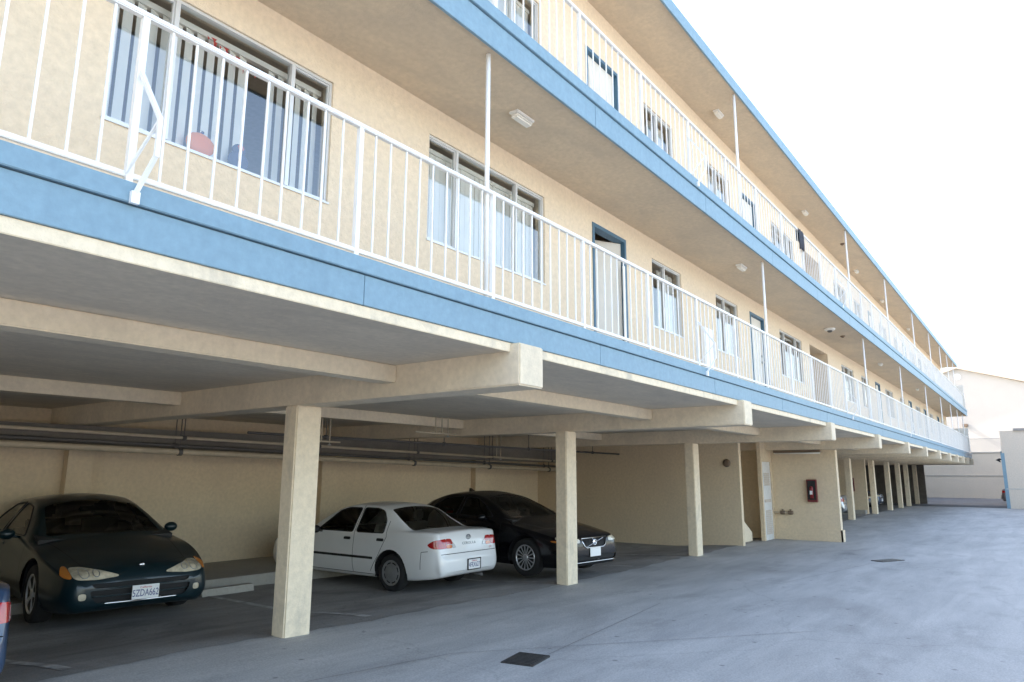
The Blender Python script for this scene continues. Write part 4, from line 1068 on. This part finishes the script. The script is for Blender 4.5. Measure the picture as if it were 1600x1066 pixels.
# --- black sedan, nose out
BLACK = dict(name='parked_car', L=4.85, paint='paint_black', glass='carglass_dark', cabin='cabin_dark', rim='many', wheel_r=.335, ww=.215, axles=(.88, 3.72), tuck=.08, tumble=.05, bulge=.025,
    zt=[(0, .60), (.03, .70), (.10, .76), (.3, .83), (.8, .935), (1.25, 1.005), (1.38, 1.055), (1.9, 1.305), (2.3, 1.44), (2.7, 1.49), (3.2, 1.47), (3.7, 1.34), (4.1, 1.14), (4.3, 1.09), (4.65, 1.06), (4.76, .95), (4.82, .7), (4.85, .58)],
    cr=[(0, .01), (.3, .06), (1.1, .08), (1.4, .06), (2.2, .06), (3.2, .06), (4.2, .04), (4.85, .01)],
    zs=[(0, .56), (.03, .62), (.1, .66), (.3, .72), (.8, .83), (1.3, .91), (2.2, .965), (3.6, 1.01), (4.4, 1.0), (4.7, .93), (4.8, .66), (4.85, .55)],
    zb=[(0, .27), (.1, .20), (.5, .18), (4.2, .2), (4.75, .3), (4.85, .4)],
    hw=[(0, .62), (.03, .70), (.08, .76), (.2, .83), (.5, .895), (.9, .925), (1.5, .93), (3.7, .93), (4.3, .89), (4.7, .8), (4.85, .62)],
    wr=[(0, .48), (.1, .60), (.4, .68), (1.2, .76), (1.4, .75), (2.0, .62), (2.5, .58), (3.2, .57), (4.1, .64), (4.4, .7), (4.85, .5)],
    ws_base=1.32, ws_top=2.22, belt=1.0, mirror=1.85,
    ws=[(-1.38, .66), (-1.31, 0.), (-1.38, -.66), (-2.15, -.55), (-2.22, 0), (-2.15, .55)], rw=[(-3.4, .48), (-3.38, 0), (-3.4, -.48), (-4.05, -.54), (-4.1, 0), (-4.05, .54)],
    side=[[(1.72, 1.02), (2.62, 1.03), (2.64, 1.375), (2.36, 1.36), (2.08, 1.24)], [(2.72, 1.03), (3.55, 1.05), (3.50, 1.20), (3.25, 1.34), (2.72, 1.385)]],
    seams=[[(1.5, .26), (1.48, .95)], [(2.67, .26), (2.67, 1.0)], [(3.4, .5), (3.62, 1.03)]], mould=[],
    topseams=[[(-.3, .58), (-1.3, .70)], [(-.3, -.58), (-1.3, -.70)]],
    lampdepth=.75,
    lamps=[('grille', 'dark', [(-.36, .685), (.36, .685), (.30, .56), (.24, .53), (-.24, .53), (-.30, .56)], 'f', -.012),
           ('headlight', 'lens_clear', [(.42, .615), (.70, .62), (.80, .67), (.80, .72), (.66, .71), (.42, .685)], 'f', .004), ('turn_light', 'lens_amber', [(.72, .615), (.83, .63), (.84, .66), (.80, .665)], 'f', .004),
           ('intake', 'dark', [(-.62, .30), (.62, .30), (.66, .38), (-.66, .38)], 'f', -.02),
           ('tail_light', 'lens_red', [(.60, .78), (.76, .78), (.78, .98), (.66, .99)], 'r', .004)],
    handles=((2.5, .90), (3.4, .93)), handle_mat='paint_black')
car, K = make_car(BLACK, 'black sedan with multi-spoke alloy wheels parked nose out between the second and third columns')
def nose_x(K, y, z):
    d = 0.
    while d < .6 and (K.hw(d) < abs(y) or K.zt(d)-K.cr(d)*.5 < z): d += .004
    return -d
m = MB(); pl = [(-.37, .69), (.37, .69), (.31, .56), (.245, .52), (-.245, .52), (-.31, .56)]
m.tube([(nose_x(K, y, z)+.008, y, z) for y, z in pl + [pl[0]]], .012, 6); m.build('grille_frame', 'chrome', car)
m = MB(); m.bar((nose_x(K, 0, .53)+.006, -.27, .53), (nose_x(K, 0, .68)+.006, .27, .682), .022, .012); m.build('grille_bar', 'chrome', car)
m = MB(); cx = nose_x(K, 0, .66)+.018; ring(m, (cx, 0, .61), .048, .048, .011, 1); m.bar((cx, -.03, .645), (cx, -.068, .682), .014); m.blob((cx-.004, 0, .61), (.006, .036, .036)); m.build('emblem', 'chrome', car)
m = MB()
for k in range(13):
    y = -.30+.05*k
    m.box((nose_x(K, y, .61)-.008, y-.004, .545 if abs(y) < .25 else .60), (nose_x(K, y, .61)-.002, y+.004, .68))
m.build('grille_slats', 'rubber', car)
plate(car, .016, 0, .44, 1, '', blank=True)
m = MB(); m.tube([(nose_x(K, y, .3)-.004+.016, y, .275) for y in fr(-.6, .6, 12)], .010, 6); m.build('bumper_strip', 'chrome', car)
m = MB(); m.prism([(-3.25, 1.47), (-3.12, 1.475), (-3.24, 1.535)], -.03, .03); m.build('roof_aerial', 'paint_black', car)
put(car, 10.93, 6.36, radians(-96.5), .965); car.scale.z = .935
black_car = car

# --- further cars: copies of these bodies in other paints
def repaint(o, old, new, cache={}):
    for ch in [o]+list(o.children_recursive):
        if ch.type == 'MESH' and M[old].name in [m_.name for m_ in ch.data.materials if m_]:
            key = (ch.data.name, new)
            if key not in cache:
                d = ch.data.copy()
                for i, m_ in enumerate(d.materials):
                    if m_.name == M[old].name: d.materials[i] = M[new]
                cache[key] = d
            ch.data = cache[key]
bpy.context.view_layer.update()
for src, old, new, X, Y, deg, lab in (
    (white_car, 'paint_white', 'paint_blue', 1.345, 5.80, 90, 'blue car parked beside the dark green sedan, only its rear corner in view'),
    (white_car, 'paint_white', 'paint_silver', 33.3, 6.9, 90, 'silver car parked by the partition wall far down the carport'),
    (black_car, None, None, 38.3, 6.7, -92, 'black car parked nose out far down the carport, just past the partition wall'),
    (black_car, 'paint_black', 'paint_blue', 41.2, 6.9, -90, 'dark blue car parked nose out near the far end of the carport'),
    (white_car, 'paint_white', 'paint_red', 52.2, 2.25, -90, 'grey car with red rear light sticking out of the garage at the far right')):
    c = copy_tree(src); tag(c, lab); th = radians(deg)
    if src is white_car: put(c, X+4.42*.966*cos(th), Y+4.42*.966*sin(th), th, .966)
    else: put(c, X, Y, th, .975)
    if old: repaint(c, old, new)


# ------------------------------------------------------------------ light
SUN_EL, SUN_ROT = radians(38), radians(-4)
w = bpy.data.worlds.new('World'); S.world = w; w.use_nodes = True
nt = w.node_tree; sky = nt.nodes.new('ShaderNodeTexSky'); sky.sky_type = 'NISHITA'; sky.sun_disc = False
sky.sun_elevation = SUN_EL; sky.sun_rotation = SUN_ROT; sky.dust_density = 3.0; sky.air_density = 1.0; sky.ozone_density = .4
bg = nt.nodes['Background']; tint = N(nt, 'ShaderNodeMixRGB', blend_type='MULTIPLY'); tint.inputs['Fac'].default_value = 1.; tint.inputs['Color2'].default_value = (1.06, .985, .90, 1)
nt.links.new(sky.outputs['Color'], tint.inputs['Color1']); nt.links.new(tint.outputs['Color'], bg.inputs['Color']); bg.inputs['Strength'].default_value = .15
sd = bpy.data.lights.new('sun', 'SUN'); sd.energy = 3.5; sd.angle = radians(.53); sd.color = (1., .94, .84)
so = bpy.data.objects.new('sun', sd); C.objects.link(so)
v = Vector((sin(SUN_ROT)*cos(SUN_EL), cos(SUN_ROT)*cos(SUN_EL), sin(SUN_EL)))
so.rotation_euler = (-v).to_track_quat('-Z', 'Y').to_euler(); so.location = (0, 20, 30)
S.view_settings.view_transform = 'Standard'; S.view_settings.look = 'None'; S.view_settings.exposure = 2.6; S.view_settings.gamma = 1
S.cycles.max_bounces = 12; S.cycles.diffuse_bounces = 7; S.cycles.transparent_max_bounces = 16; S.cycles.sample_clamp_indirect = 10
